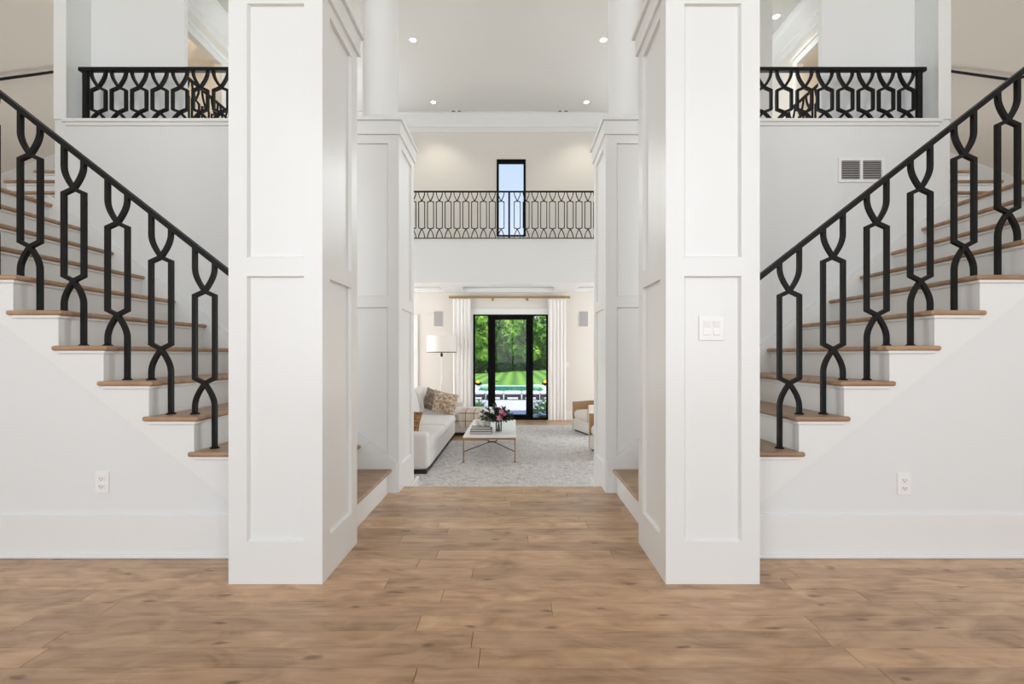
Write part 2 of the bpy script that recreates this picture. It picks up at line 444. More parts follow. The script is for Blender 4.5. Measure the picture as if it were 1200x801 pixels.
# living-room floor
floor2 = struct('floor_living_room', MB().box(-6, 6, 3.70, YB+.1, LRZ-.2, LRZ-.013), M['wood'])
pl2 = [MB().box(-L/2+.001, L/2-.001, -.09+.001, .09-.001, -.012, 0, .0012).mesh('plank', M['wood']) for L in (1.3, 1.8, 2.3)]
for k in range(12):                       # visible rows by the garden door and at the sofa end
    yc = YB - .02 - .18*(k+.5); x = -3.2 - random.random()
    while x < 2.8:
        i = random.randrange(3); L = (1.3, 1.8, 2.3)[i]
        child('plank', pl2[i], floor2, (x+L/2, yc, LRZ), (0, 0, random.choice((0, PI)))); x += L
mb = MB(); yy = YB-.02-.18*12
while yy > 3.8:
    x = -5.5 - random.random()
    while x < 5.4:
        L = random.choice((1.3, 1.8, 2.3)); mb.box(x+.001, x+L-.001, yy-.18+.001, yy-.001, LRZ-.012, LRZ); x += L
    yy -= .18
b_ = mb.build('plank_field', M['wood'], floor2); b_['kind'] = 'stuff'

# ------------------------------------------------------------------ shell
def wall_with_holes(mb, a0, a1, z0, z1, holes, make):
    """make(a0,a1,z0,z1) adds a slab piece; holes: (a0,a1,z0,z1) not overlapping in a"""
    holes = sorted(holes); cur = a0
    for h in holes:
        if h[0] > cur: make(cur, h[0], z0, z1)
        if h[2] > z0: make(h[0], h[1], z0, h[2])
        if h[3] < z1: make(h[0], h[1], h[3], z1)
        cur = h[1]
    if cur < a1: make(cur, a1, z0, z1)

struct('ceiling', MB().box(-5.6, 5.4, -3.7, YB+.2, CEIL, CEIL+.15), M['ceil'])
# entrance wall behind the camera
mb = MB()
wall_with_holes(mb, -5.6, 5.4, 0, CEIL, [(-4.2, -2.2, .6, 5.2), (-1.1, .9, .0, 5.2), (2.0, 4.0, .6, 5.2)], lambda a, b, c, d: mb.box(a, b, -3.65, -3.5, c, d))
struct('wall_entrance', mb, M['wall'])
for k, (a, b, c) in enumerate(((-4.2, -2.2, .6), (-1.1, .9, 0), (2.0, 4.0, .6))):
    wn = struct('window_%d' % (k+1), MB().box(a, a+.06, -3.62, -3.55, c, 5.2).box(b-.06, b, -3.62, -3.55, c, 5.2).box(a+.06, b-.06, -3.62, -3.55, c, c+.06).box(a+.06, b-.06, -3.62, -3.55, 5.14, 5.2)
                .box(a+.06, b-.06, -3.61, -3.56, 2.6, 2.66).box((a+b)/2-.03, (a+b)/2+.03, -3.61, -3.56, c+.06, 2.6).box((a+b)/2-.03, (a+b)/2+.03, -3.61, -3.56, 2.66, 5.14), M['blackframe'])
# side walls of the entrance hall and stair wells
for s in (-1, 1):
    n_ = SIDE[s]
    struct('wall_'+n_, MB().box(X(s, 4.49), X(s, 4.60), -3.5, 5.35, 0, CEIL), M['greige'])
    struct('baseboard_entrance_'+n_, MB().box(X(s, 4.475), X(s, 4.49), -3.5, YW-.03, 0, .2, .004), M['trim'])
    # living-room side wall, unseen openings added below for fill light, doorway on the gallery
    mb = MB()
    wall_with_holes(mb, 5.35, YB+.1, LRZ, CEIL, [(6.4, 8.2, -.2, 2.0), (9.0, 10.8, -.2, 2.0)], lambda a, b, c, d: mb.box(X(s, 5.2), X(s, 5.3), a, b, c, min(d, 3.0)))
    wall_with_holes(mb, 5.35, YB+.1, 3.0, CEIL, [(6.9, 8.2, 3.0, 6.32), (9.6, 11.0, 4.5, 6.3)], lambda a, b, c, d: mb.box(X(s, 5.2), X(s, 5.3), a, b, c, d))  # clerestory opening is unseen, added to let in fill light
    mb.box(X(s, 4.6), X(s, 5.3), 5.25, 5.35, LRZ, CEIL)
    mb.box(X(s, 5.3), X(s, 6.6), 8.9, 9.0, 3.5, 6.6).box(X(s, 5.3), X(s, 6.6), 6.2, 6.3, 3.5, 6.6).box(X(s, 6.6), X(s, 6.7), 6.2, 9.0, 3.5, 6.6).box(X(s, 5.3), X(s, 6.6), 6.2, 9.0, 6.6, 6.7).box(X(s, 5.3), X(s, 6.6), 6.2, 9.0, 3.45, 3.58)
    struct('wall_gallery_'+n_, mb, M['warm'])
    # casing round the gallery doorway
    struct('trim_gallery_door_'+n_, MB().box(X(s, 5.175), X(s, 5.2), 6.78, 6.9, 3.6, 6.44, .005).box(X(s, 5.175), X(s, 5.2), 8.2, 8.32, 3.6, 6.44, .005).box(X(s, 5.175), X(s, 5.2), 6.9, 8.2, 6.32, 6.44, .005).box(X(s, 5.15), X(s, 5.2), 6.74, 8.36, 6.44, 6.50, .008), M['trim'])
    # pilaster on the gallery
    struct('trim_gallery_post_'+n_, MB().box(X(s, 4.01), X(s, 4.29), 7.40, 7.68, 3.6, CEIL, .004), M['trim'])
    # far wall of the stair: solid to the ledge, open above, pillar at its outer end
    mb = MB()
    mb.box(X(s, 1.262), X(s, 3.44), YF, YF+.15, LRZ, 2.90).box(X(s, 3.44), X(s, 3.54), YF, 4.05, 0, CEIL)
    struct('wall_stair_far_'+n_, mb, M['wall'])
    struct('wall_niche_'+n_, MB().box(X(s, 2.66), X(s, 3.44), 3.80, 3.84, 2.6, CEIL), M['wall'])
    struct('trim_pillar_'+n_, MB().box(X(s, 3.44), X(s, 3.54), YF-.012, YF, 2.945, CEIL-.3, .002), M['trim'])
    struct('trim_ledge_'+n_, MB().box(X(s, 1.262), X(s, 3.465), YF-.030, YF+.18, 2.918, 2.945, .006, 2).box(X(s, 1.262), X(s, 3.45), YF-.014, YF, 2.895, 2.918), M['trim'])
    # gallery floor and its fascia
    struct('floor_gallery_'+n_, MB().box(X(s, 4.05), X(s, 5.2), 5.35, 9.85, 2.64, 3.60).box(X(s, 3.54), X(s, 4.05), 5.37, 5.62, 2.9, 3.60), M['wall'])

# bridge across the living room with its fascia and coffers
mb = MB()
mb.box(-5.2, 5.0, 9.88, YB, 2.84, 3.60)
mb.box(-5.2, 5.0, 9.88, 10.4, 2.64, 2.84).box(-5.2, 5.0, 11.3, YB, 2.64, 2.84)
for a, b in ((-5.2, -5.0), (-1.72, -1.27), (.97, 1.48), (4.8, 5.0)): mb.box(a, b, 10.4, 11.3, 2.64, 2.84)
struct('floor_bridge', mb, M['wall'])
# fine coffer mouldings
mb = MB()
for a, b in ((-5.0, -1.72), (-1.27, .97), (1.48, 4.8)):
    mb.box(a, b, 11.25, 11.3, 2.68, 2.74, .01).box(a, b, 10.4, 10.45, 2.68, 2.74, .01)
struct('trim_coffers', mb, M['trim'])
struct('trim_bridge_shoe', MB().box(-4.16, 3.96, 9.86, 9.93, 3.60, 3.612, .002), M['bronze'])

# garden wall
DX0, DX1, DZ1 = -1.039, .841, 2.09
mb = MB()
wall_with_holes(mb, -5.6, 5.4, LRZ, 3.2, [(DX0, DX1, LRZ, DZ1)], lambda a, b, c, d: mb.box(a, b, YB, YB+.15, c, d))
wall_with_holes(mb, -5.6, 5.4, 3.2, CEIL, [(-4.0, -2.72, 4.0, 6.2), (-.45, .28, 4.03, 5.98), (2.3, 3.6, 4.0, 6.2)], lambda a, b, c, d: mb.box(a, b, YB, YB+.15, c, d))
struct('wall_garden', mb, M['warm'])
def black_window(name, a, b, c, d, fw=.06, y=YB, mull=False):
    f = MB().box(a, a+fw, y-.02, y+.08, c, d).box(b-fw, b, y-.02, y+.08, c, d).box(a+fw, b-fw, y-.02, y+.08, c, c+fw).box(a+fw, b-fw, y-.02, y+.08, d-fw*1.6, d)
    if mull: f.box((a+b)/2-.02, (a+b)/2+.02, y, y+.06, c+fw, d-fw*1.6)
    o = struct(name, f, M['blackframe'])
    box('pane', a+fw*.8, b-fw*.8, y+.03, y+.036, c+fw*.8, d-fw*1.4, M['glass'], o)
    return o
black_window('window_4', -.45, .28, 4.03, 5.98, .055)
black_window('window_5', -4.0, -2.72, 4.0, 6.2, .06, mull=True)
black_window('window_6', 2.3, 3.6, 4.0, 6.2, .06, mull=True)
struct('trim_upper_window', MB().box(-.64, -.45, YB-.006, YB, 3.9, 6.20, .002).box(.28, .47, YB-.006, YB, 3.9, 6.2, .002).box(-.45, .28, YB-.006, YB, 5.98, 6.2, .002), M['warm'])
struct('window_7', MB().box(-.46, .29, YB-.06, YB+.02, 3.99, 4.03, .004), M['trim'])
# crown at the garden wall and along the gallery walls
crown = [(0, 0), (-.30, 0), (-.30, -.035), (-.26, -.05), (-.22, -.11), (-.12, -.17), (-.07, -.20), (-.055, -.24), (-.02, -.25), (-.02, -.35), (0, -.36)]
struct('trim_crown_garden', MB().prism([(YB+a, CEIL+b) for a, b in crown], 'x', -5.2, 5.0), M['trim'])
for s in (-1, 1):
    mb = MB(); mb.prism([(X(s, 5.2)+s*a, CEIL+b) for a, b in crown], 'y', 5.36, 9.04)
    struct('trim_crown_gallery_'+SIDE[s], mb, M['trim'])

# garden door with its sidelights
door = struct('door_1', MB()
    .box(DX0, DX1, YB-.03, YB+.08, DZ1-.03, DZ1).box(DX0, DX0+.045, YB-.03, YB+.08, LRZ, DZ1-.03).box(DX1-.045, DX1, YB-.03, YB+.08, LRZ, DZ1-.03)
    .box(DX0+.045, DX1-.045, YB-.03, YB+.08, LRZ, LRZ+.045)
    .box(-.665, -.60, YB-.03, YB+.08, LRZ+.045, DZ1-.03).box(.40, .465, YB-.03, YB+.08, LRZ+.045, DZ1-.03), M['blackframe'])
leaf = MB().box(-.598, -.485, YB-.01, YB+.05, LRZ+.05, DZ1-.035).box(.29, .398, YB-.01, YB+.05, LRZ+.05, DZ1-.035).box(-.485, .29, YB-.01, YB+.05, DZ1-.13, DZ1-.035).box(-.485, .29, YB-.01, YB+.05, LRZ+.05, LRZ+.13).build('door_leaf', M['blackframe'], door)
box('pane', -.49, .295, YB+.015, YB+.022, LRZ+.12, DZ1-.12, M['glass'], leaf)
MB().tube([(-.53, YB-.01, .42), (-.53, YB-.06, .42), (-.42, YB-.06, .42)], .010, 8).box(-.545, -.515, YB-.018, YB-.008, .34, .50, .003).build('door_handle', M['blackframe'], leaf)
box('sidelight_pane', DX0+.04, -.66, YB+.02, YB+.027, LRZ+.04, DZ1-.025, M['glass'], door)
box('sidelight_pane', .46, DX1-.04, YB+.02, YB+.027, LRZ+.04, DZ1-.025, M['glass'], door)
struct('trim_garden_door', MB().box(DX0-.12, DX0, YB-.035, YB, LRZ, DZ1+.15, .004).box(DX1, DX1+.12, YB-.035, YB, LRZ, DZ1+.15, .004).box(DX0, DX1, YB-.035, YB, DZ1, DZ1+.15, .004), M['trim'])
struct('baseboard_garden_left', MB().box(-2.35, DX0-.12, YB-.02, YB, LRZ, LRZ+.2, .004), M['trim'])
struct('baseboard_garden_right', MB().box(DX1+.12, 5.1, YB-.02, YB, LRZ, LRZ+.2, .004), M['trim'])
# white inner door to the left of the lamp
d2 = struct('door_2', MB().box(-3.35, -2.52, YB-.03, YB, LRZ, 1.97, .004), M['trim'])
MB().box(-3.22, -2.98, YB-.034, YB-.028, LRZ+.2, 1.85, .002).box(-2.90, -2.65, YB-.034, YB-.028, LRZ+.2, 1.85, .002).build('door_panel', M['trim'], d2)
struct('trim_inner_door', MB().box(-3.47, -3.35, YB-.045, YB, LRZ, 2.08, .006).box(-2.52, -2.42, YB-.045, YB, LRZ, 2.08, .006).box(-3.35, -2.52, YB-.045, YB, 1.97, 2.08, .006), M['trim'])

# ------------------------------------------------------------------ staircases
tread_w = []
def build_stairs(s):
    n_ = SIDE[s]
    t = thing('staircase', {-1: 'white staircase with oak treads climbing to the left behind the left pedestals', 1: 'white staircase with oak treads climbing to the right behind the right pedestals'}[s], 'staircase', (X(s, .9), 3.0, 0))
    for n in range(1, 13):
        z = RISE*n
        ya = 2.645 if n <= 2 else 2.425
        yw = 2.645 if n <= 2 else YW
        a, b = r(n)-.03, (r(n+1)+.027 if n < 12 else 4.485)
        if n < 12: MB().box(X(s, a), X(s, b), ya, YF-.018, z-.027, z, .0115, 3).build('tread', M['tread'], t)
        else:
            MB().box(X(s, a), X(s, b), ya, 3.87, z-.027, z, .0115, 3).build('landing', M['tread'], t)
        MB().box(X(s, r(n)-.001), X(s, r(n)+.032), yw+(.001 if n <= 2 else -.0126), YF-.018, z-RISE, z-.027).build('riser', M['trim'], t)
        # cove under the nosing
        if n < 12: MB().box(X(s, r(n)-.014), X(s, r(n)), yw, YF-.018, z-.043, z-.027, .003).box(X(s, r(n)-.014), X(s, r(n+1)-.002), yw-.024, yw, z-.043, z-.027, .003).build('cove_moulding', M['trim'], t)
    for n in range(13, 20):
        y = 3.85 + .25*(n-13); z = RISE*n
        MB().box(X(s, 3.55), X(s, 4.485), y-.03, y+.25, z-.027, z, .0115, 3).build('tread', M['tread'], t)
        MB().box(X(s, 3.55), X(s, 4.485), y, y+.03, z-RISE, z-.027).build('riser', M['trim'], t)
        MB().box(X(s, 3.55), X(s, 4.485), y-.014, y, z-.043, z-.027, .003).build('cove_moulding', M['trim'], t)
    # stepped stringer on the hall side
    low = lambda q: 1.279 + .7814*(q-2.682)
    def poly(top_first):
        pts = [(1.27, low(1.27)), (1.27, RISE*2-.027), (r(3), RISE*2-.027)]
        pts = [(1.27, low(1.27)), (1.27, RISE*2-.03)]
        for n in range(3, 13):
            pts += [(r(n)+.002, RISE*(n-1)-.027), (r(n)+.002, RISE*n-.027)]
        pts += [(4.49, RISE*12-.027), (4.49, 2.02), (3.63, 2.02)]
        return pts
    MB().prism([(X(s, a), b) for a, b in poly(0)], 'y', YW-.012, YW-.0005).build('stringer', M['trim'], t)
    # skirt board against the far wall
    st_ = lambda q: RISE*(1+(q-R1)/RUN)
    pts = [(.83, st_(.83)+.10), (3.575, st_(3.53)+.10), (3.575, st_(3.53)-.3), (1.2, max(.0, st_(1.2)-.3)), (1.2, .0), (.83, 0)]
    MB().prism([(X(s, a), b) for a, b in pts], 'y', YF-.018-.004, YF-.001).build('skirt_board', M['trim'], t)
    # skirt board and hand rail on the upper side wall
    zz = lambda y: RISE*13+(y-3.85)*.758
    MB().prism([(3.4, RISE*12), (3.4, RISE*12+.16), (3.75, RISE*12+.17), (5.3, zz(5.3)+.14), (5.3, zz(5.3)-.2), (3.9, RISE*12)], 'x', X(s, 4.475), X(s, 4.489)).build('skirt_board', M['trim'], t)
    # wall under the stringer
    struct('wall_understair_'+n_, MB().prism([(X(s, 1.262), 0), (X(s, 1.262), low(1.27)+.02), (X(s, 1.27), low(1.27)+.02), (X(s, 3.63), 2.04), (X(s, 4.49), 2.04), (X(s, 4.49), 0)], 'y', YW, YW+.1), M['wall'])
    struct('baseboard_'+n_, MB().box(X(s, 1.262), X(s, 4.47), YW-.016, YW, 0, .232, .003).box(X(s, 1.262), X(s, 4.47), YW-.032, YW-.016, 0, .022, .006, 2), M['trim'])
    # wall rail
    hr = thing('wall_handrail', 'thin black handrail on the beige wall above the %s staircase' % n_, 'handrail', (X(s, 4.42), 3.6, 3.2))
    ph = [(X(s, 4.42), 3.45, 3.33), (X(s, 4.42), 3.95, 3.47), (X(s, 4.42), 5.25, 3.47+1.3*.758)]
    MB().tube(ph, .012, 8).build('rail', M['black'], hr, smooth=True)
    for k in (3.6, 4.6): MB().tube([(X(s, 4.42), k, 3.36+max(0, k-3.95)*.758), (X(s, 4.49), k, 3.33+max(0, k-3.95)*.758)], .008, 6).build('bracket', M['black'], hr)
    return t
for s in (-1, 1): build_stairs(s)

# ---- interlaced iron balusters
def strand(sg, hw, z0, zc1, zh1, zh2, zc2, z1, arc):
    """one strand; sg=-1/+1 chooses on which side it starts"""
    p = []
    al, au = min(arc, zc1-z0), min(arc, z1-zc2)
    zb = zc1-al
    if zb > z0 + 1e-4: p.append((sg*hw, z0))
    N = 7
    for k in range(N, 0, -1):
        u = k/N
        z = zc1 - al*u
        if z < z0-1e-6: continue
        p.append((sg*hw*math.sin(u*PI/2), z))
    p.append((0, zc1)); p.append((-sg*hw, zh1)); p.append((-sg*hw, zh2)); p.append((0, zc2))
    for k in range(1, N+1):
        u = k/N; z = zc2 + au*u
        if z > z1+1e-6: break
        p.append((sg*hw*math.sin(u*PI/2), z))
    if p[-1][1] < z1-1e-4: p.append((sg*hw, z1))
    return p

def stair_rail(s):
    n_ = SIDE[s]
    yb = 2.53
    t = thing('stair_railing', {-1: 'black iron railing with interlaced balusters on the left staircase', 1: 'black iron railing with interlaced balusters on the right staircase'}[s], 'railing', (X(s, r(3)), yb, RISE*2))
    zr = lambda q: RISE*(1+(q-R1)/RUN) + .905
    hw, bw, bd = .055, .021, .022
    # rail
    q0, q1 = 1.30, 3.60
    ztop = [(q0, zr(q0)), (q1, zr(q1)), (q1+.18, zr(q1)+.0), (4.46, zr(q1)+.0)]
    mb = MB(); mb.strip([(X(s, q), z-.014) for q, z in ztop], .026, yb-.022, yb+.022)
    mb.build('handrail', M['black'], t)
    for n in range(3, 14):
        q = r(n) if n < 13 else 3.78; z = RISE*n if n < 13 else RISE*12
        mb = MB()
        for sg in (-1, 1):                     # sg -1: leg on the hall side, on the lower tread
            foot = (z - RISE if (sg == -1 and n < 13) else z) + .004
            tq = q + sg*hw
            top = zr(tq) - .02 if n < 13 else zr(q1) - .02
            pts = strand(sg, hw, foot, z+.172, z+.200, z+.657 + (0 if n < 13 else .0), z+.682, top, .128)
            mb.strip([(X(s, q + a), b) for a, b in pts], bw, yb-bd/2 + sg*.0005, yb+bd/2 + sg*.0005)
        bal = mb.build('baluster', M['black'], t)
        for sg in (-1, 1):
            foot = (z - RISE if (sg == -1 and n < 13) else z)
            MB().lathe([(.024, 0), (.024, .004), (.016, .010), (.013, .014)], (X(s, q+sg*hw), yb, foot), 16).build('flange', M['black'], bal, smooth=True)
for s in (-1, 1): stair_rail(s)

def level_rail(name, label, length, H, pitch, zs, hw, bw, bd, loc, rz, group=None, posts=(), skip=(), top=.03, shoe=True, sets=None, phase=.5, xs=None):
    """railing along local +X from 0; zs = (cross_low, shoulder_low, shoulder_up, cross_up)"""
    t = thing(name, label, 'railing', loc, rz, group)
    MB().box(0, length, -bd*.8, bd*.8, H-top, H, .002).build('top_rail', M['black'], t, world=False)
    if shoe: MB().box(0, length, -bd*.6, bd*.6, 0, .012).build('bottom_rail', M['bronze'], t, world=False)
    mb = MB(); z0 = .012 if shoe else 0
    for sg in (-1, 1):
        mb.strip(strand(sg, hw, z0, zs[0], zs[1], zs[2], zs[3], H-top, zs[4]), bw, -bd/2+sg*.0005, bd/2+sg*.0005)
    me = mb.mesh('baluster', M['black'])
    n = int(length/pitch+.01)
    for x in (xs or [pitch*(k+phase) for k in range(n)]):
        if x > length-.03: continue
        child('baluster', me, t, (x, 0, 0))
    for p in posts:
        MB().box(p-.02, p+.02, -bd*.55, bd*.55, 0, H-top).build('post', M['black'], t, world=False)
    return t
# railings over the two ledges in the far stair wall
for s in (-1, 1):
    L = 2.13
    # left end post at rel 3.33
    zz = (.085, .108, .259, .284, .17)
    if s == -1: t = level_rail('ledge_railing', 'short black interlaced railing on the ledge above the left staircase', L, .44, .1635, zz, .058, .018, .022, (X(-1, 3.39), YF+.05, 2.945), 0, posts=(.05,), shoe=False, phase=.62+.30)
    else: t = level_rail('ledge_railing', 'short black interlaced railing on the ledge above the right staircase', L, .44, .1635, zz, .058, .018, .022, (X(1, 3.39), YF+.05, 2.945), PI, posts=(.05,), shoe=False, phase=.62+.30)
# bridge railing: posts at px centre
zz = (.205, .228, .790, .812, .20)
level_rail('bridge_railing', 'long black interlaced railing across the upper bridge over the living room', 8.1, 1.03, .1905, zz, .066, .017, .02,
           (-4.147, 9.90, 3.612), 0, posts=(.02, 4.147-.117, 8.08), top=.03, xs=[4.03 + sg*(.176+.1919*k) for sg in (-1, 1) for k in range(20)])
zz = (.205, .228, .790, .812, .20)
for s in (-1, 1):
    level_rail('gallery_railing', 'black interlaced railing along the upper gallery behind the %s ledge' % SIDE[s], 4.2, 1.03, .1905, zz, .066, .018, .02,
               (X(s, 4.07), 5.66, 3.60), PI/2, posts=(.02, 4.18))

# ------------------------------------------------------------------ panelled pedestals with round columns
def pedestal(s, y0, y1, label):
    a, b = .815, 1.261
    cx, cy = X(s, (a+b)/2), (y0+y1)/2; hx, hy = (b-a)/2, (y1-y0)/2
    t = thing('pedestal_column', label, 'column', (cx, cy, 0))
    def bx(nm, x0, x1, ya, yb, z0, z1, bev=0, seg=1): return MB().box(x0, x1, ya, yb, z0, z1, bev, seg).build(nm, M['trim'], t, world=False)
    zb = LRZ if y0 > 3 else 0
    dp = .018; sw = .088
    bx('panel', -hx+dp, hx-dp, -hy+dp, hy-dp, zb, 2.82)
    # corner stiles
    for sx_ in (-1, 1):
        for sy_ in (-1, 1):
            pts = [(hx, hy), (hx-sw, hy), (hx-sw, hy-dp), (hx-dp, hy-dp), (hx-dp, hy-sw), (hx, hy-sw)]
            MB().prism([(sx_*p, sy_*q) for p, q in pts], 'z', zb, 2.82).build('stile', M['trim'], t, world=False)
    for z0, z1 in ((zb, .201), (1.461, 1.550), (2.755, 2.82)):
        for sy_ in (-1, 1): bx('rail', -hx+sw, hx-sw, sy_*(hy-dp), sy_*hy, z0, z1, 0)
        for sx_ in (-1, 1): bx('rail', sx_*(hx-dp), sx_*hx, -hy+sw, hy-sw, z0, z1, 0)
    # slim bevel bead inside each panel
    mb = MB()
    for z0, z1 in ((.201, 1.461), (1.55, 2.755)):
        for sy_ in (-1, 1):
            for sg in (-1, 1): mb.prism([(sg*(hx-sw), sy_*(hy-dp)), (sg*(hx-sw), sy_*(hy-.004)), (sg*(hx-sw-.008), sy_*(hy-dp))], 'z', z0, z1)
            mb.prism([(sy_*(hy-dp), z0), (sy_*(hy-.004), z0), (sy_*(hy-dp), z0+.008)], 'x', -hx+sw, hx-sw)
            mb.prism([(sy_*(hx-dp), z0), (sy_*(hx-.004), z0), (sy_*(hx-dp), z0+.008)], 'y', -hy+sw, hy-sw)
        for sx_ in (-1, 1):
            for sg in (-1, 1): mb.prism([(sx_*(hx-dp), sg*(hy-sw)), (sx_*(hx-.004), sg*(hy-sw)), (sx_*(hx-dp), sg*(hy-sw-.008))], 'z', z0, z1)
    mb.build('panel_bead', M['trim'], t, world=False)
    MB().box(-hx-.016, hx+.016, -hy-.016, hy+.016, 2.82, 2.925, .002).box(-hx-.034, hx+.034, -hy-.034, hy+.034, 2.925, 2.95, .005, 2).build('cornice', M['trim'], t, world=False)
    bx('plinth', -.172, .172, -.172, .172, 2.95, 3.01, .004)
    prof = [(.168, 3.01), (.176, 3.022), (.168, 3.036), (.156, 3.042), (.150, 3.06), (.1465, 3.10), (.1465, 4.5), (.140, 6.6), (.140, 6.72), (.155, 6.74), (.155, 6.77), (.142, 6.78), (.142, 6.86), (.17, 6.90), (.19, 6.93)]
    MB().lathe(prof, (0, 0, 0), 48).build('shaft', M['trim'], t, smooth=True, world=False)
    bx('abacus', -.20, .20, -.20, .20, 6.93, CEIL, .003)
    return t
pedestal(-1, 2.16, 2.636, 'near left white panelled pedestal with a round column on top')
pr = pedestal(1, 2.16, 2.636, 'near right white panelled pedestal with a light switch plate on its front')
pedestal(-1, 3.59, 4.12, 'far left white panelled pedestal with round column, beside the sofa')
pedestal(1, 3.59, 4.12, 'far right white panelled pedestal with round column, beside the armchairs')
for s in (-1, 1): struct('trim_step_curb_'+SIDE[s], MB().box(X(s, .798), X(s, .813), 3.772, 4.25, LRZ, -.045, .004), M['trim'])

# ------------------------------------------------------------------ fittings
def switch_plate():
    t = thing('light_switch', 'white double rocker switch plate on the near right pedestal', 'switch', (.940, 2.16, 1.216))
    # sits on the recessed panel
    y = 2.18
    t.location.y = 2.178
    MB().box(-.060, .060, -.007, 0, -.060, .060, .003, 2).build('plate', M['plastic'], t, world=False)
    for x in (-.022, .024):
        MB().prism([(-.0065, -.034), (-.012, -.032), (-.008, .0), (-.011, .032), (-.0065, .034)], 'x', x-.016, x+.016).build('rocker', M['plastic'], t, world=False)
    for x in (-.022, .024):
        for z in (-.049, .049): MB().lathe([(.003, 0), (.0025, .0015)], (0, 0, 0), 8)
switch_plate()
def outlet(x, y, z, label):
    t = thing('wall_outlet', label, 'outlet', (x, y, z))
    MB().box(-.037, .037, -.006, 0, -.059, .059, .003, 2).build('plate', M['plastic'], t, world=False)
    for dz in (-.021, .021):
        f = MB().box(-.017, .017, -.0085, -.006, dz-.0145, dz+.0145, .003, 2).build('socket', M['plastic'], t, world=False)
        m = MB().box(-.0085, -.006, -.0092, -.0084, dz-.004, dz+.006).box(.006, .0085, -.0092, -.0084, dz-.004, dz+.005).box(-.0025, .0025, -.0092, -.0084, dz-.011, dz-.006)
        m.build('slot', M['slot'], f, world=False)
outlet(-2.222, YW-.0005, .402, 'white duplex outlet low on the wall under the left staircase')
outlet(2.098, YW-.0005, .393, 'white duplex outlet low on the wall under the right staircase')
def vent():
    x0, x1, z0, z1 = 2.556, 2.918, 2.448, 2.640
    t = thing('wall_vent', 'white louvred return-air grille on the wall above the right staircase', 'vent', ((x0+x1)/2, YF, (z0+z1)/2))
    w_, h_ = (x1-x0)/2, (z1-z0)/2
    MB().box(-w_, w_, -.012, -.002, h_-.022, h_).box(-w_, w_, -.012, -.002, -h_, -h_+.022).box(-w_, -w_+.022, -.012, -.002, -h_+.022, h_-.022).box(w_-.022, w_, -.012, -.002, -h_+.022, h_-.022).box(-.010, .010, -.012, -.002, -h_+.022, h_-.022).build('frame', M['plastic'], t, world=False)
    MB().box(-w_+.02, w_-.02, -.002, -.0002, -h_+.02, h_-.02).build('backing', M['slot'], t, world=False)
    lm = MB().prism([(-.012, -.002), (-.003, .004), (-.002, .0025), (-.011, -.0035)], 'x', -(w_-.032)/2, (w_-.032)/2).mesh('louver', M['plastic'])
    for sx_ in (-1, 1):
        for k in range(10): child('louver', lm, t, (sx_*(.010+(w_-.032)/2), 0, -h_+.030 + k*(2*h_-.055)/9.5))
vent()
def wall_speaker(x, label):
    t = thing('wall_speaker', label, 'speaker', (x, YB, 1.98))
    MB().box(-.125, .125, -.012, 0, -.20, .20, .004).build('frame', M['plastic'], t, world=False)
    MB().box(-.113, .113, -.016, -.010, -.188, .188, .003).build('grille', M['grey'], t, world=False)
wall_speaker(-1.915, 'grey wall speaker left of the garden door, above the floor lamp')
wall_speaker(1.735, 'grey wall speaker right of the garden door, above the armchairs')
box_ = thing('light_switch', 'small white switch plate on the wall right of the curtain', 'switch', (1.32, YB, .83))
MB().box(-.04, .04, -.006, 0, -.06, .06, .002).build('plate', M['plastic'], box_, world=False)
MB().box(-.015, .015, -.009, -.006, -.03, .03, .001).build('rocker', M['plastic'], box_, world=False)

dl = MB().lathe([(.052, -.006), (.075, -.006), (.080, 0), (.052, 0)], (0, 0, 0), 24, cap=False).mesh('trim_ring', M['plastic'], True)
ll = MB().lathe([(.0, -.004), (.052, -.004), (.052, -.002)], (0, 0, 0), 24, cap=False).mesh('lens', M['lens'])
def downlight(x, y, z, label, power=12):
    t = thing('recessed_downlight', label, 'ceiling light', (x, y, z), group='recessed ceiling lights')
    child('trim_ring', dl, t); child('lens', ll, t)
    d = bpy.data.lights.new('lamp', 'SPOT'); d.energy = power; d.spot_size = 1.9; d.spot_blend = .8; d.color = (1, .90, .78); d.shadow_soft_size = .05
    o = bpy.data.objects.new('lamp', d); COL.objects.link(o); o.parent = t; o.location = (0, 0, -.03)
downlight(-1.92, 8.60, CEIL, 'glowing recessed downlight in the ceiling, front left of four')
downlight(1.68, 8.60, CEIL, 'glowing recessed downlight in the ceiling, front right of four')
downlight(-1.91, 10.72, CEIL, 'glowing recessed downlight in the ceiling, back left near the crown', 40)
downlight(1.69, 10.72, CEIL, 'glowing recessed downlight in the ceiling, back right near the crown', 40)
downlight(4.60, 8.0, CEIL, 'glowing recessed downlight over the right upper gallery', 30)
for x, lb in ((-1.42, 'dark slotted ceiling vent beside the back left downlight'), (1.18, 'dark slotted ceiling vent beside the back right downlight')):
    t = thing('ceiling_vent', lb, 'vent', (x, 11.12, CEIL))
    MB().box(-.14, .14, -.045, .045, -.006, 0, .002).build('frame', M['plastic'], t, world=False)
    for sx_ in (-1, 1): MB().box(sx_*.03, sx_*.12, -.035, .035, -.0075, -.005).build('slot', M['slot'], t, world=False)
# brass pendant in the room behind the right gallery doorway, dark frame on the gallery wall
t = thing('pendant_lamp', 'small brass pendant lamp seen through the right ledge railing', 'lamp', (5.38, 8.55, 6.6))
MB().tube([(0, 0, 0), (0, 0, -1.55)], .012, 8).build('stem', M['brass'], t, world=False)
MB().lathe([(.02, -1.50), (.10, -1.55), (.13, -1.68), (.10, -1.80), (.03, -1.84)], (0, 0, 0), 20).build('lamp_shade', M['brass'], t, smooth=True, world=False)

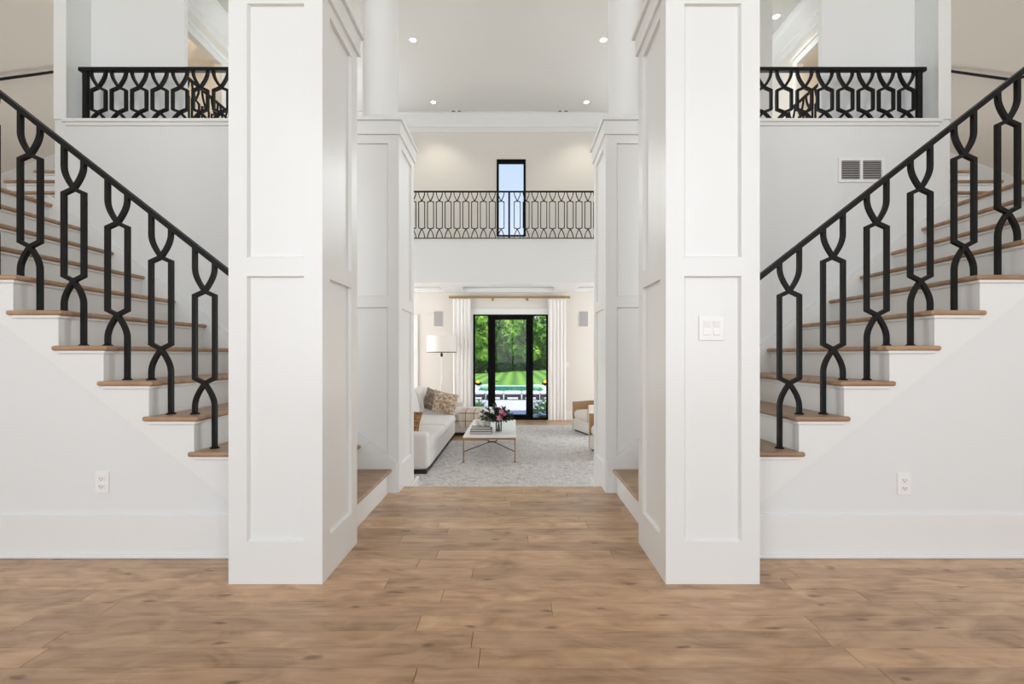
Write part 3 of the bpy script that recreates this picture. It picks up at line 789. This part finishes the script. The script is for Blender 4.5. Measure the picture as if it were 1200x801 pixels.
# unseen lamp added to brighten each room behind the gallery doorways
for s_ in (-1, 1):
    t = thing('added_room_lamp', 'small added lamp, unseen, brightening the room behind the %s gallery doorway' % SIDE[s_], 'ceiling light', (X(s_, 5.95), 7.6, 6.6))
    MB().lathe([(.02, -.07), (.12, -.06), (.15, -.01), (.15, 0)], (0, 0, 0), 20).build('shade', M['shade'], t, smooth=True, world=False)
    d = bpy.data.lights.new('lamp', 'POINT'); d.energy = 12; d.color = (1, .86, .70); d.shadow_soft_size = .1
    o = bpy.data.objects.new('lamp', d); COL.objects.link(o); o.parent = t; o.location = (0, 0, -.25)
# ------------------------------------------------------------------ curtains
def curtain(x0, x1, label):
    n = 100; yc, z0, z1 = 11.30, LRZ+.01, 2.46
    nf = 5.0
    front, back = [], []
    mb = MB()
    rowsz = [z0, z0+.6, z0+1.5, z1-.3, z1]
    grid = []
    for zi, z in enumerate(rowsz):
        amp = .012 + .007*(1 - (z-z0)/(z1-z0))
        line = []
        for k in range(n+1):
            u = k/n
            ph = 2*PI*nf*u
            y = yc + amp*math.sin(ph) + .006*math.sin(ph*2.3+z)
            x = x0 + (x1-x0)*u + .008*math.cos(ph)*(1 if z < z1-.2 else .3)
            line.append((x, y, z))
        grid.append(line)
    V = [[[mb._v((x, y+dy, z)) for x, y, z in l] for l in grid] for dy in (0, .006)]
    for d in (0, 1):
        for i in range(len(rowsz)-1):
            for k in range(n): mb.bm.faces.new([V[d][i][k], V[d][i][k+1], V[d][i+1][k+1], V[d][i+1][k]])
    for i in (0, len(rowsz)-1):
        for k in range(n): mb.bm.faces.new([V[0][i][k], V[1][i][k], V[1][i][k+1], V[0][i][k+1]])
    for k in (0, n):
        for i in range(len(rowsz)-1): mb.bm.faces.new([V[0][i][k], V[0][i+1][k], V[1][i+1][k], V[1][i][k]])
    return tag(mb.build('curtain', M['curtain'], smooth=True), label, 'curtain')
curtain(-1.56, -1.10, 'floor-length white pleated curtain left of the garden door')
curtain(.83, 1.27, 'floor-length white pleated curtain right of the garden door')
t = thing('curtain_rod', 'long brass curtain rod above the garden door', 'curtain rod', (-.13, 11.30, 2.51))
MB().tube([(-1.58, 11.30, 2.51), (1.34, 11.30, 2.51)], .027, 12).build('rod', M['gold'], t, smooth=True)
for x in (-1.60, 1.36): MB().lathe([(.021, -.03), (.034, -.028), (.034, .028), (.021, .03)], (0, 0, 0), 16)
for x in (-1.60, 1.35): MB().tube([(x-.03, 11.30, 2.51), (x+.03, 11.30, 2.51)], .033, 14).build('finial', M['gold'], t, smooth=True)
rm = None
for i, x in enumerate([-1.54+.075*k for k in range(6)] + [.86+.075*k for k in range(6)]):
    MB().tube([(x, 11.30+.036*math.cos(a), 2.51+.036*math.sin(a)) for a in [2*PI*q/12 for q in range(13)]], .006, 6).build('ring', M['gold'], t, smooth=True)
for x in (-.55, .32): MB().box(x-.02, x+.02, 11.28, YB, 2.475, 2.50).box(x-.03, x+.03, YB-.012, YB, 2.43, 2.55).build('bracket', M['gold'], t)

# ------------------------------------------------------------------ rug
mb = MB()
mb.prism([(-1.18, 4.9), (2.95, 4.9), (2.95, 10.5), (-.50, 10.5), (-.50, 8.62), (-1.18, 8.62), (-1.50, 7.6), (-1.50, 6.6)], 'z', LRZ+.0002, LRZ+.012)
# keep a plain rectangular-ish outline with its far left corner under the sofa
rug = tag(mb.build('area_rug', M['rug']), 'large cream textured area rug on the living-room floor', 'rug')
m_ = M['rug']; nt_ = m_.node_tree
v_ = nt_.nodes.new('ShaderNodeTexNoise'); v_.inputs['Scale'].default_value = 26; v_.inputs['Distortion'].default_value = 2.5; v_.inputs['Detail'].default_value = 2
mp_ = nt_.nodes.new('ShaderNodeMapping'); mp_.inputs['Scale'].default_value = (.6, 1.3, 1)
t_ = nt_.nodes.new('ShaderNodeTexCoord'); b_ = nt_.nodes.new('ShaderNodeBump'); b_.inputs['Strength'].default_value = .9; b_.inputs['Distance'].default_value = .06
nt_.links.new(t_.outputs['Object'], mp_.inputs[0]); nt_.links.new(mp_.outputs[0], v_.inputs['Vector']); nt_.links.new(v_.outputs['Fac'], b_.inputs['Height'])
nt_.links.new(b_.outputs[0], nt_.nodes['Principled BSDF'].inputs['Normal'])

# ------------------------------------------------------------------ sofa
so = thing('sectional_sofa', 'light grey sectional sofa with chaise along the left of the rug', 'sofa', (-1.7, 8.2, LRZ+.012))
F = LRZ + .012
SX = -1.19
MB().box(-2.20, SX-.01, 6.20, 10.28, F, F+.055).box(SX-.05, -.50, 9.20, 10.20, F, F+.055).build('base', M['darkwood'], so)
MB().box(-2.20, SX, 6.36, 9.15, F+.055, F+.275, .015, 2).build('seat_frame', M['sofa'], so)
MB().box(-2.20, -.45, 9.15, 10.26, F+.055, F+.275, .02, 2).build('chaise_frame', M['sofa'], so)
MB().puff(-2.22, SX+.01, 6.17, 6.385, F+.055, F+.56, .28, 8).build('armrest', M['sofa'], so, smooth=True)
MB().puff(-2.22, SX+.06, 10.20, 10.40, F+.055, F+.56, .28, 8).build('armrest', M['sofa'], so, smooth=True)
MB().puff(-2.42, -2.19, 6.17, 10.40, F+.055, F+.68, .25, 8).build('backrest', M['sofa'], so, smooth=True)
MB().puff(-2.20, SX+.015, 6.385, 7.80, F+.275, F+.42, .33, 10, .012).build('seat_cushion', M['sofa'], so, smooth=True)
MB().puff(-2.20, SX+.015, 7.80, 9.14, F+.275, F+.435, .33, 10, .012).build('seat_cushion', M['sofa'], so, smooth=True)
MB().puff(-2.20, -.44, 9.14, 10.20, F+.275, F+.46, .33, 12, .012).build('chaise_cushion', M['sofa'], so, smooth=True)
for ya, yb in ((6.42, 7.72), (7.76, 9.02), (9.06, 10.15)):
    T = Matrix.Translation((-2.02, (ya+yb)/2, F+.66)) @ Matrix.Rotation(-.22, 4, 'Y')
    MB(T).puff(-.11, .11, -(yb-ya)/2, (yb-ya)/2, -.26, .27, .42, 10, .05).build('back_cushion', M['sofa'], so, smooth=True)

def pillow(w_, mat, label, loc, rot):
    mb = MB(); n = 12; hw = w_/2; th = .075
    for sd in (-1, 1):
        g = []
        for i in range(n+1):
            row = []
            for j in range(n+1):
                u, v = -1+2*i/n, -1+2*j/n
                e = (max(0, 1-u*u)*max(0, 1-v*v))**.45
                pin = 1 - .07*(1-abs(u))*abs(v)**4 - .07*(1-abs(v))*abs(u)**4
                pu = u*(1-.08*(1-v*v)); pv = v*(1-.08*(1-u*u))
                row.append(mb._v((pu*hw, sd*th*e, pv*hw)))
            g.append(row)
        for i in range(n):
            for j in range(n): mb.bm.faces.new([g[i][j], g[i+1][j], g[i+1][j+1], g[i][j+1]])
    bmesh.ops.remove_doubles(mb.bm, verts=mb.bm.verts, dist=1e-5)
    o = mb.build('throw_pillow', mat, smooth=True); o.location = loc; o.rotation_euler = rot
    return tag(o, label, 'pillow')
pillow(.46, M['pillow2'], 'taupe throw pillow leaning behind the patterned pillow on the sofa', (-1.66, 9.42, F+.67), (-.35, .35, .15))
pillow(.50, M['pillow1'], 'brown and cream patterned throw pillow at the sofa corner', (-1.38, 9.05, F+.66), (-.55, .25, .28))
pillow(.46, M['pillow3'], 'gold and brown patterned throw pillow against the near sofa arm', (-1.60, 6.62, F+.60), (-.30, .2, .30))
# throw over the chaise
mb = MB()
pts_t = [(9.75, F+.478), (9.30, F+.476), (9.16, F+.466), (9.118, F+.42), (9.105, F+.30), (9.100, F+.17)]
n = 14; top_, bot_ = [], []
for (y, z) in pts_t:
    a, b = [], []
    for k in range(n+1):
        u = k/n; x = -1.12 + .40*u + (.05*(z < F+.3))
        wv = .006*math.sin(u*16+y*3)
        a.append(mb._v((x, y - (wv if z < F+.45 else 0), z + (wv if z >= F+.45 else 0)+.002))); b.append(mb._v((x, y + .010 - (wv if z < F+.45 else 0) if z < F+.45 else y, z + (wv if z >= F+.45 else 0) - (.006 if z >= F+.45 else 0))))
    top_.append(a); bot_.append(b)
for i in range(len(pts_t)-1):
    for k in range(n):
        mb.bm.faces.new([top_[i][k], top_[i][k+1], top_[i+1][k+1], top_[i+1][k]]); mb.bm.faces.new([bot_[i][k], bot_[i+1][k], bot_[i+1][k+1], bot_[i][k+1]])
tag(mb.build('throw_blanket', M['throw'], smooth=True), 'beige plaid throw blanket draped over the chaise edge', 'blanket')

# ------------------------------------------------------------------ floor lamp
t = thing('floor_lamp', 'floor lamp with white drum shade behind the sofa by the curtain', 'lamp', (-1.73, 10.80, LRZ))
MB().lathe([(.14, 0), (.14, .015), (.03, .025), (.012, .03)], (0, 0, 0), 28).build('base', M['bronze'], t, smooth=True, world=False)
MB().tube([(0, 0, .025), (0, 0, 1.60)], .013, 12).build('pole', M['nickel'], t, smooth=True, world=False)
MB().lathe([(.014, 1.58), (.032, 1.60), (.032, 1.66), (.012, 1.68), (.012, 1.80)], (0, 0, 0), 16).build('socket', M['bronze'], t, smooth=True, world=False)
MB().lathe([(.335, 1.695), (.345, 1.695), (.345, 2.075), (.335, 2.075)], (0, 0, 0), 48, cap=False).lathe([(.335, 2.075), (.335, 1.695)], (0, 0, 0), 48, cap=False).build('lamp_shade', M['shade'], t, smooth=True, world=False)
MB().lathe([(.336, 1.684), (.347, 1.684), (.347, 1.70), (.336, 1.70), (.336, 1.684)], (0, 0, 0), 48, cap=False).build('shade_rim', M['bronze'], t, world=False)
sp_ = MB()
for k in range(3): sp_.tube([(0, 0, 1.70), (.34*math.cos(k*2*PI/3), .34*math.sin(k*2*PI/3), 1.70)], .004, 6)
sp_.build('spider', M['bronze'], t, world=False)

# ------------------------------------------------------------------ coffee table
F2 = LRZ + .012
t = thing('coffee_table', 'low coffee table with white marble top and brass frame on the rug', 'table', (-.38, 7.74, F2))
hx, hy, H = .40, .90, .391
MB().box(-hx, hx, -hy, hy, H-.018, H, .003).build('tabletop', M['marble'], t, world=False)
MB().box(-hx, hx, -hy, -hy+.022, H-.045, H-.018).box(-hx, hx, hy-.022, hy, H-.045, H-.018).box(-hx, -hx+.022, -hy+.022, hy-.022, H-.045, H-.018).box(hx-.022, hx, -hy+.022, hy-.022, H-.045, H-.018).build('frame', M['brass'], t, world=False)
for sx_ in (-1, 1):
    for sy_ in (-1, 1):
        x, y = sx_*(hx-.013), sy_*(hy-.013)
        MB().tube([(x, y, 0), (x, y, .012), (x, y, .03), (x, y, .06), (x, y, H-.045)], [.018, .018, .012, .009, .009], 10).build('leg', M['brass'], t, smooth=True, world=False)
st_ = MB()
for sx_ in (-1, 1):
    for sy_ in (-1, 1): st_.tube([(sx_*(hx-.015), sy_*(hy-.015), .165), (sx_*.05, sy_*.06, .145)], .007, 6)
st_.build('stretcher', M['bronze'], t, world=False)
rg = MB()
for sx_ in (-1, 1): rg.tube([(sx_*.03+.045*math.cos(a), .045*math.sin(a), .145) for a in [2*PI*k/16 for k in range(17)]], .007, 6, cap=False)
rg.build('ring', M['bronze'], t, smooth=True, world=False)

# books, ceramic knot, vase on the table
TZ = F2 + H
z = TZ
for k, (bw_, bl_, th, cov, lab, rz, dx) in enumerate((
        (.34, .27, .036, 'book2', 'slate grey book at the bottom of the stack on the coffee table', .03, 0),
        (.33, .26, .034, 'book1', 'charcoal book in the middle of the stack on the coffee table', -.02, .005),
        (.30, .24, .028, 'book3', 'taupe book on top of the stack on the coffee table', .06, -.005))):
    b = thing('book', lab, 'book', (-.525+dx, 7.20, z), rz, 'books stacked on the coffee table')
    MB().box(-bw_/2, bw_/2, -bl_/2, bl_/2, 0, .007).box(-bw_/2, bw_/2, -bl_/2, bl_/2, th-.007, th).box(-bw_/2, -bw_/2+.004, -bl_/2, bl_/2, .007, th-.007).build('cover', M[cov], b, world=False)
    MB().box(-bw_/2+.004, bw_/2-.006, -bl_/2+.006, bl_/2-.006, .007, th-.007).build('pages', M['paper'], b, world=False)
    z += th
# white ceramic knot / coral ornament
mb = MB()
path = []
for k in range(49):
    a = 2*PI*k/48
    path.append((.075*(math.sin(a)+.55*math.sin(2*a)), .05*(math.cos(a)-.75*math.cos(2*a)), .052+.028*math.sin(3*a)))
mb.tube(path, .026, 10)
o = mb.build('ornament', M['ceramic'], smooth=True); o.location = (-.50, 7.22, z); tag(o, 'white knotted ceramic ornament lying on the stacked books', 'ornament')
# vase
vx, vy = -.255, 7.30
t = thing('flower_vase', 'clear glass vase of pink flowers and dark leaves on the coffee table', 'vase', (vx, vy, TZ))
MB().lathe([(.045, 0), (.050, .004), (.052, .17), (.049, .17), (.047, .012), (.0, .010)], (0, 0, 0), 28, cap=False).build('glass', M['vase'], t, smooth=True, world=False)
random.seed(3)
stm = MB(); lv = MB(); lv2 = MB()
def leafq(mb, base, d, L, wd):
    d = d.normalized(); side = d.cross(Vector((random.uniform(-.4, .4), random.uniform(-.4, .4), 1))); side.normalize(); up = side.cross(d)
    P = [base, base + d*L*.45 + side*wd/2 + up*.004, base + d*L - up*L*.08, base + d*L*.45 - side*wd/2 + up*.004]
    vs = [mb._v(p) for p in P]; mb.bm.faces.new(vs)
    m = mb._v(base + d*L*.5 - up*.006); mb.bm.faces.new([vs[0], m, vs[1]]); mb.bm.faces.new([vs[2], vs[3], m])
for k in range(60):
    a = random.random()*2*PI; el = random.uniform(.1, 1.45)
    d = Vector((math.cos(a)*math.cos(el)*1.15, math.sin(a)*math.cos(el), math.sin(el)*1.0))
    L = random.uniform(.12, .29)
    tip = Vector((0, 0, .17)) + d*L
    stm.tube([(random.uniform(-.03, .03), random.uniform(-.03, .03), .01), (0, 0, .15), tip], .0025, 5)
    for q in range(11):
        u = random.uniform(.35, 1); base = Vector((0, 0, .17)) + d*L*u
        dd = d + Vector((random.uniform(-1, 1), random.uniform(-1, 1), random.uniform(-.8, .8)))*.9
        leafq(lv if k % 3 else lv2, base, dd, random.uniform(.05, .09), random.uniform(.028, .045))
stm.build('stem', M['leaf'], t, world=False); lv.build('leaf', M['leaf'], t, world=False)['kind'] = 'stuff'; lv2.build('leaf', M['leafpurple'], t, world=False)['kind'] = 'stuff'
for fx, fy, fz, sc in ((.02, -.19, .25, 1.15), (.05, -.17, .345, 1.0), (.10, -.10, .30, .8)):
    fl = MB()
    for p_ in range(6):
        a = p_*PI/3
        T = Matrix.Translation((fx, fy, fz)) @ Matrix.Rotation(a, 4, 'Y')
        fl.T = T
        P = [(0, 0, 0), (.018*sc, -.012, .020*sc), (0, -.026, .052*sc), (-.018*sc, -.012, .020*sc)]
        vs = [fl._v(p) for p in P]; fl.bm.faces.new(vs)
    fl.build('flower', M['pink'], t, world=False)

# ------------------------------------------------------------------ armchairs
def armchair(loc, rz, label):
    """local: seat opens towards -Y, x across"""
    t = thing('barrel_armchair', label, 'armchair', loc, rz, None)
    W, D = .72, .76
    MB().box(-W/2+.03, W/2-.03, -D/2+.03, D/2-.03, 0, .03).build('base', M['darkwood'], t, world=False)
    MB().box(-W/2, W/2, -D/2, D/2, .03, .26, .02, 2).build('seat_frame', M['cream'], t, world=False)
    MB().puff(-W/2+.045, W/2-.045, -D/2-.015, D/2-.10, .26, .44, .40, 10, .03).build('seat_cushion', M['cream'], t, smooth=True, world=False)
    # wrap-around shell: outline in plan
    def plan(o_):
        w2, d2 = W/2+o_, D/2+o_
        rr = .22
        p = [(-w2, -D/2)]
        for k in range(9):
            a = PI - k*PI/16; p.append((-w2+rr + rr*math.cos(a), d2-rr + rr*math.sin(a)))
        for k in range(9):
            a = PI/2 - k*PI/16; p.append((w2-rr + rr*math.cos(a), d2-rr + rr*math.sin(a)))
        p.append((w2, -D/2)); return p
    def shell(nm, oo, oi, mat, z0, zt):
        A, B = plan(oo), plan(oi); n = len(A); mb = MB()
        R = [[mb._v((*A[i], z0)), mb._v((*A[i], zt(i, n))), mb._v((*B[i], zt(i, n))), mb._v((*B[i], z0))] for i in range(n)]
        for i in range(n-1):
            for k in range(4): mb.bm.faces.new([R[i][k], R[i][(k+1) % 4], R[i+1][(k+1) % 4], R[i+1][k]])
        mb.bm.faces.new(R[0]); mb.bm.faces.new(R[-1][::-1])
        return mb.build(nm, mat, t, smooth=True, world=False)
    zt = lambda i, n: .62 + .10*math.sin(PI*i/(n-1))
    shell('outer_shell', .035, .012, M['cream'], .03, zt)
    shell('inner_back', .012, -.028, M['tan'], .26, lambda i, n: zt(i, n)-.004)
    return t
# seat opening faces the coffee table (towards -X)
a1 = -PI/2 + .305
# local -Y must map to direction (-.953,-.303)
import_dir = math.atan2(-.303, -.953) + PI/2
def chair_at(corner, label):
    # corner = far front corner (local x = -W/2 side after rotation)
    c, s_ = math.cos(import_dir), math.sin(import_dir)
    W, D = .72+.07, .76
    lx, ly = (-W/2, -D/2)
    # try both ends: far one has the larger Y
    best = None
    for sg in (-1, 1):
        wx = c*sg*W/2 - s_*ly; wy = s_*sg*W/2 + c*ly
        if best is None or wy > best[1]: best = (wx, wy)
    return armchair((corner[0]-best[0], corner[1]-best[1], LRZ+.012), import_dir, label)
chair_at((1.24, 9.80), 'cream barrel armchair with tan inside back, farther one, right of the rug')
chair_at((1.26, 7.78), 'cream barrel armchair with tan inside back, nearer one behind the right pedestal')

# ------------------------------------------------------------------ garden
GZ = LRZ - .03
patio = struct('patio', MB().box(-14, 14, YB+.15, 24.5, GZ-.3, GZ-.02), M['stone'])
pm = MB().box(-.445, .445, -.295, .295, -.03, 0, .006).mesh('paving_stone', M['stone'])
for j in range(9):
    for i in range(6):
        child('paving_stone', pm, patio, (-2.35+i*.9+(.45 if j % 2 else 0), YB+.5+j*.6, GZ))
def LAWN(x, y): return GZ + .02 + (y-24.4)*(-.0123+.0018*max(-15, min(15, x)))
mb = MB(); lv = []
for ix in range(25):
    for iy in range(13):
        lv.append(mb._v((-60+ix*5, 24.4+iy*5, LAWN(-60+ix*5, 24.4+iy*5))))
for ix in range(24):
    for iy in range(12):
        a = ix*13+iy; mb.bm.faces.new([lv[a], lv[a+13], lv[a+14], lv[a+1]])
tag(mb.build('lawn', M['grass'], smooth=True), 'bright green striped lawn beyond the pool', 'lawn', kind='stuff')
# pool
t = thing('swimming_pool', 'rectangular green swimming pool with white coping outside the garden door', 'pool', (-.17, 21.2, GZ))
px0, px1, py0, py1 = -1.66, 1.33, 18.2, 23.3
MB().box(px0, px1, py0, py1, GZ-.015, GZ+.03).build('water', M['water'], t)
MB().box(px0-.3, px0, py0-.3, py1+.3, GZ-.02, GZ+.07, .01).box(px1, px1+.3, py0-.3, py1+.3, GZ-.02, GZ+.07, .01).box(px0, px1, py0-.3, py0, GZ-.02, GZ+.07, .01).box(px0, px0+.35, py1, py1+.3, GZ-.02, GZ+.10, .01).box(px1-.35, px1, py1, py1+.3, GZ-.02, GZ+.10, .01).build('coping', M['coping'], t)
for x, lb in ((-1.72, 'black fire bowl with small flames at the left of the pool'), (1.46, 'black fire bowl with small flames at the right of the pool')):
    t = thing('fire_bowl', lb, 'fire bowl', (x, 21.5, GZ+.07))
    MB().box(-.13, .13, -.13, .13, 0, .14, .01).build('pedestal', M['coping'], t, world=False)
    MB().lathe([(.06, .14), (.14, .19), (.19, .27), (.175, .27), (.11, .21), (.0, .19)], (0, 0, 0), 24, cap=False).build('bowl', M['blackframe'], t, smooth=True, world=False)
    fm = MB()
    for k in range(5):
        a = k*1.3; rr = .05 if k else 0
        fm.lathe([(.03, .20), (.036, .24), (.02, .28+.02*(k % 2)), (.003, .32+.03*(k % 3))], (rr*math.cos(a), rr*math.sin(a), .02), 8)
    fm.build('flames', M['flame'], t, smooth=True, world=False)
# low benches in a row along the pool
lt = None
ord_ = ['far left', 'second from left', 'middle', 'fourth from left', 'far right']
for k in range(5):
    xc = (558 + 21.4*k - 603)/32.0
    lb = 'low grey outdoor bench with pale cushion by the pool, %s of five' % ord_[k]
    if lt is None:
        lt = thing('outdoor_bench', lb, 'bench', (xc, 16.9, GZ), 0, 'cushioned benches along the pool')
        MB().box(-.31, .31, -.24, .24, .10, .20, .01).build('frame', M['loungerframe'], lt, world=False)
        MB().puff(-.325, .325, -.25, .25, .20, .30, .45, 6, .008).build('cushion', M['lounger'], lt, smooth=True, world=False)
        for sx_ in (-1, 1):
            for yy in (-.22, .14): MB().box(sx_*.20, sx_*.31, yy, yy+.08, 0, .12).build('leg', M['loungerframe'], lt, world=False)
    else:
        c = copy_tree(lt); c.location = (xc, 16.9, GZ); c['label'] = lb
# plants by the door
def plant(x, y, h, rad, label, spiky, seed):
    random.seed(seed)
    t = thing('garden_plant', label, 'plant', (x, y, GZ))
    MB().lathe([(rad*.45, -.01), (rad*.5, .03), (0.01, .05)], (0, 0, 0), 14).build('soil_mound', M['bark'], t, smooth=True, world=False)
    mb = MB()
    for k in range(110 if spiky else 520):
        a = random.random()*2*PI
        if spiky:
            el = random.uniform(.5, 1.4); d = Vector((math.cos(a)*math.cos(el), math.sin(a)*math.cos(el), math.sin(el))); L = h*random.uniform(.6, 1)
            side = d.cross(Vector((0, 0, 1))).normalized()*.014
            p0, p1, p2 = Vector((0, 0, 0)), d*L*.6, d*L + Vector((math.cos(a), math.sin(a), -.9))*L*.22
            v = [mb._v(p) for p in (p0-side, p0+side, p1+side, p1-side, p2)]
            mb.bm.faces.new(v[:4]); mb.bm.faces.new([v[3], v[2], v[4]])
        else:
            rr = rad*random.random()**.5; zz = h*random.uniform(.2, 1)*(1-.5*(rr/rad)**2)
            leafq(mb, Vector((rr*math.cos(a), rr*math.sin(a), zz)), Vector((math.cos(a), math.sin(a), random.uniform(-.2, .9))), random.uniform(.07, .13), .06)
    mb.build('foliage', M['shrub'], t, world=False)['kind'] = 'stuff'
plant(-.97, 12.6, .62, .35, 'spiky green plant outside the left sidelight', True, 5)
plant(.80, 12.15, .50, .34, 'leafy green shrub outside the right sidelight', False, 6)

# trees: trunk with boughs, crown of leaf clusters
def crown_mesh(seed, H, R, base, nblob, per, leaf):
    random.seed(seed); verts, faces = [], []
    for b in range(nblob):
        a = random.random()*2*PI; u = random.random()
        z = base + (H-base)*u; rr = R*math.sin(PI*(.12+.82*u))**.7*random.uniform(.15, 1)
        c = Vector((rr*math.cos(a), rr*math.sin(a), z)); br = random.uniform(.45, .95)*R/3
        for k in range(per):
            d = Vector((random.gauss(0, 1), random.gauss(0, 1), random.gauss(0, .7))); d.normalize()
            p = c + d*br*random.uniform(.75, 1.05)
            n = (d + Vector((random.uniform(-.7, .7), random.uniform(-.7, .7), random.uniform(-.2, .9)))).normalized()
            uax = n.cross(Vector((random.uniform(-1, 1), random.uniform(-1, 1), random.uniform(-1, 1)))).normalized(); vax = n.cross(uax)
            s_ = leaf*random.uniform(.6, 1.2); i = len(verts)
            verts += [p-uax*s_, p-vax*s_*.6, p+uax*s_, p+vax*s_*.6]; faces.append((i, i+1, i+2, i+3))
    me = bpy.data.meshes.new('foliage'); me.from_pydata([tuple(v) for v in verts], [], faces); me.update(); return me
def trunk_mesh(seed, H):
    random.seed(seed); mb = MB()
    mb.tube([(0, 0, -.2), (.05, 0, H*.25), (-.08, .1, H*.5), (0, .1, H*.85)], [.26, .20, .15, .05], 10)
    for k in range(7):
        a = random.random()*2*PI; z = H*random.uniform(.22, .6); L = random.uniform(1.5, 3.0)
        mb.tube([(0, 0, z), (L*.5*math.cos(a), L*.5*math.sin(a), z+L*.35), (L*math.cos(a), L*math.sin(a), z+L*.9)], [.09, .06, .02], 6)
    return mb.mesh('trunk', M['bark'], True)
var = []
for k, mt in enumerate(('treeleaf', 'treeleaf2', 'treeleaf3')):
    cm = crown_mesh(20+k, 13, 3.6, 1.6 if k != 2 else .8, 46, 120, .27); cm.materials.append(M[mt])
    var.append((cm, trunk_mesh(40+k, 11.5)))
adj = {0: 'mid green', 1: 'dark green', 2: 'yellow green'}
tpos = [(-5.2, 52, 0), (-2.9, 56, 1), (-.4, 60, 2), (1.7, 54, 0), (4.4, 52.5, 1), (-8.8, 55, 1), (8.2, 55, 0), (-12.5, 57, 0), (12.5, 57, 1), (-1.2, 68, 1), (3.4, 68, 0), (-6, 68, 2), (8.5, 70, 2), (-16.5, 60, 1), (17, 60, 0), (-11, 70, 0), (14, 72, 1)]
nth = ['first', 'second', 'third', 'fourth', 'fifth', 'sixth', 'seventh', 'eighth', 'ninth', 'tenth', 'eleventh']
def rank(x, y):
    return nth[sorted(p[0] for p in tpos if (p[1] < 62) == (y < 62)).index(x)]
for k, (x, y, v) in enumerate(tpos):
    row = 'front' if y < 62 else 'back'
    lb = 'leafy %s tree in the %s row of woods beyond the lawn, %s from left' % (adj[v], row, rank(x, y))
    t = thing('broadleaf_tree', lb, 'tree', (x, y, LAWN(x, y)-.1), random.random()*6, 'trees of the woods beyond the lawn')
    s_ = random.uniform(.9, 1.12); t.scale = (s_, s_, s_)
    child('foliage', var[v][0], t)['kind'] = 'stuff'; child('trunk', var[v][1], t)
# low understory
um = crown_mesh(77, 2.2, 2.6, .1, 34, 90, .20); um.materials.append(M['treeleaf2'])
for k in range(11):
    x = -15 + k*3.0 + random.uniform(-.4, .4)
    t = thing('shrub', 'dark green undergrowth bush at the foot of the woods, %s from left' % nth[k], 'bush', (x, 58 + random.uniform(-1, 1), LAWN(x, 58)), random.random()*6, 'bushes at the edge of the woods')
    child('foliage', um, t)['kind'] = 'stuff'
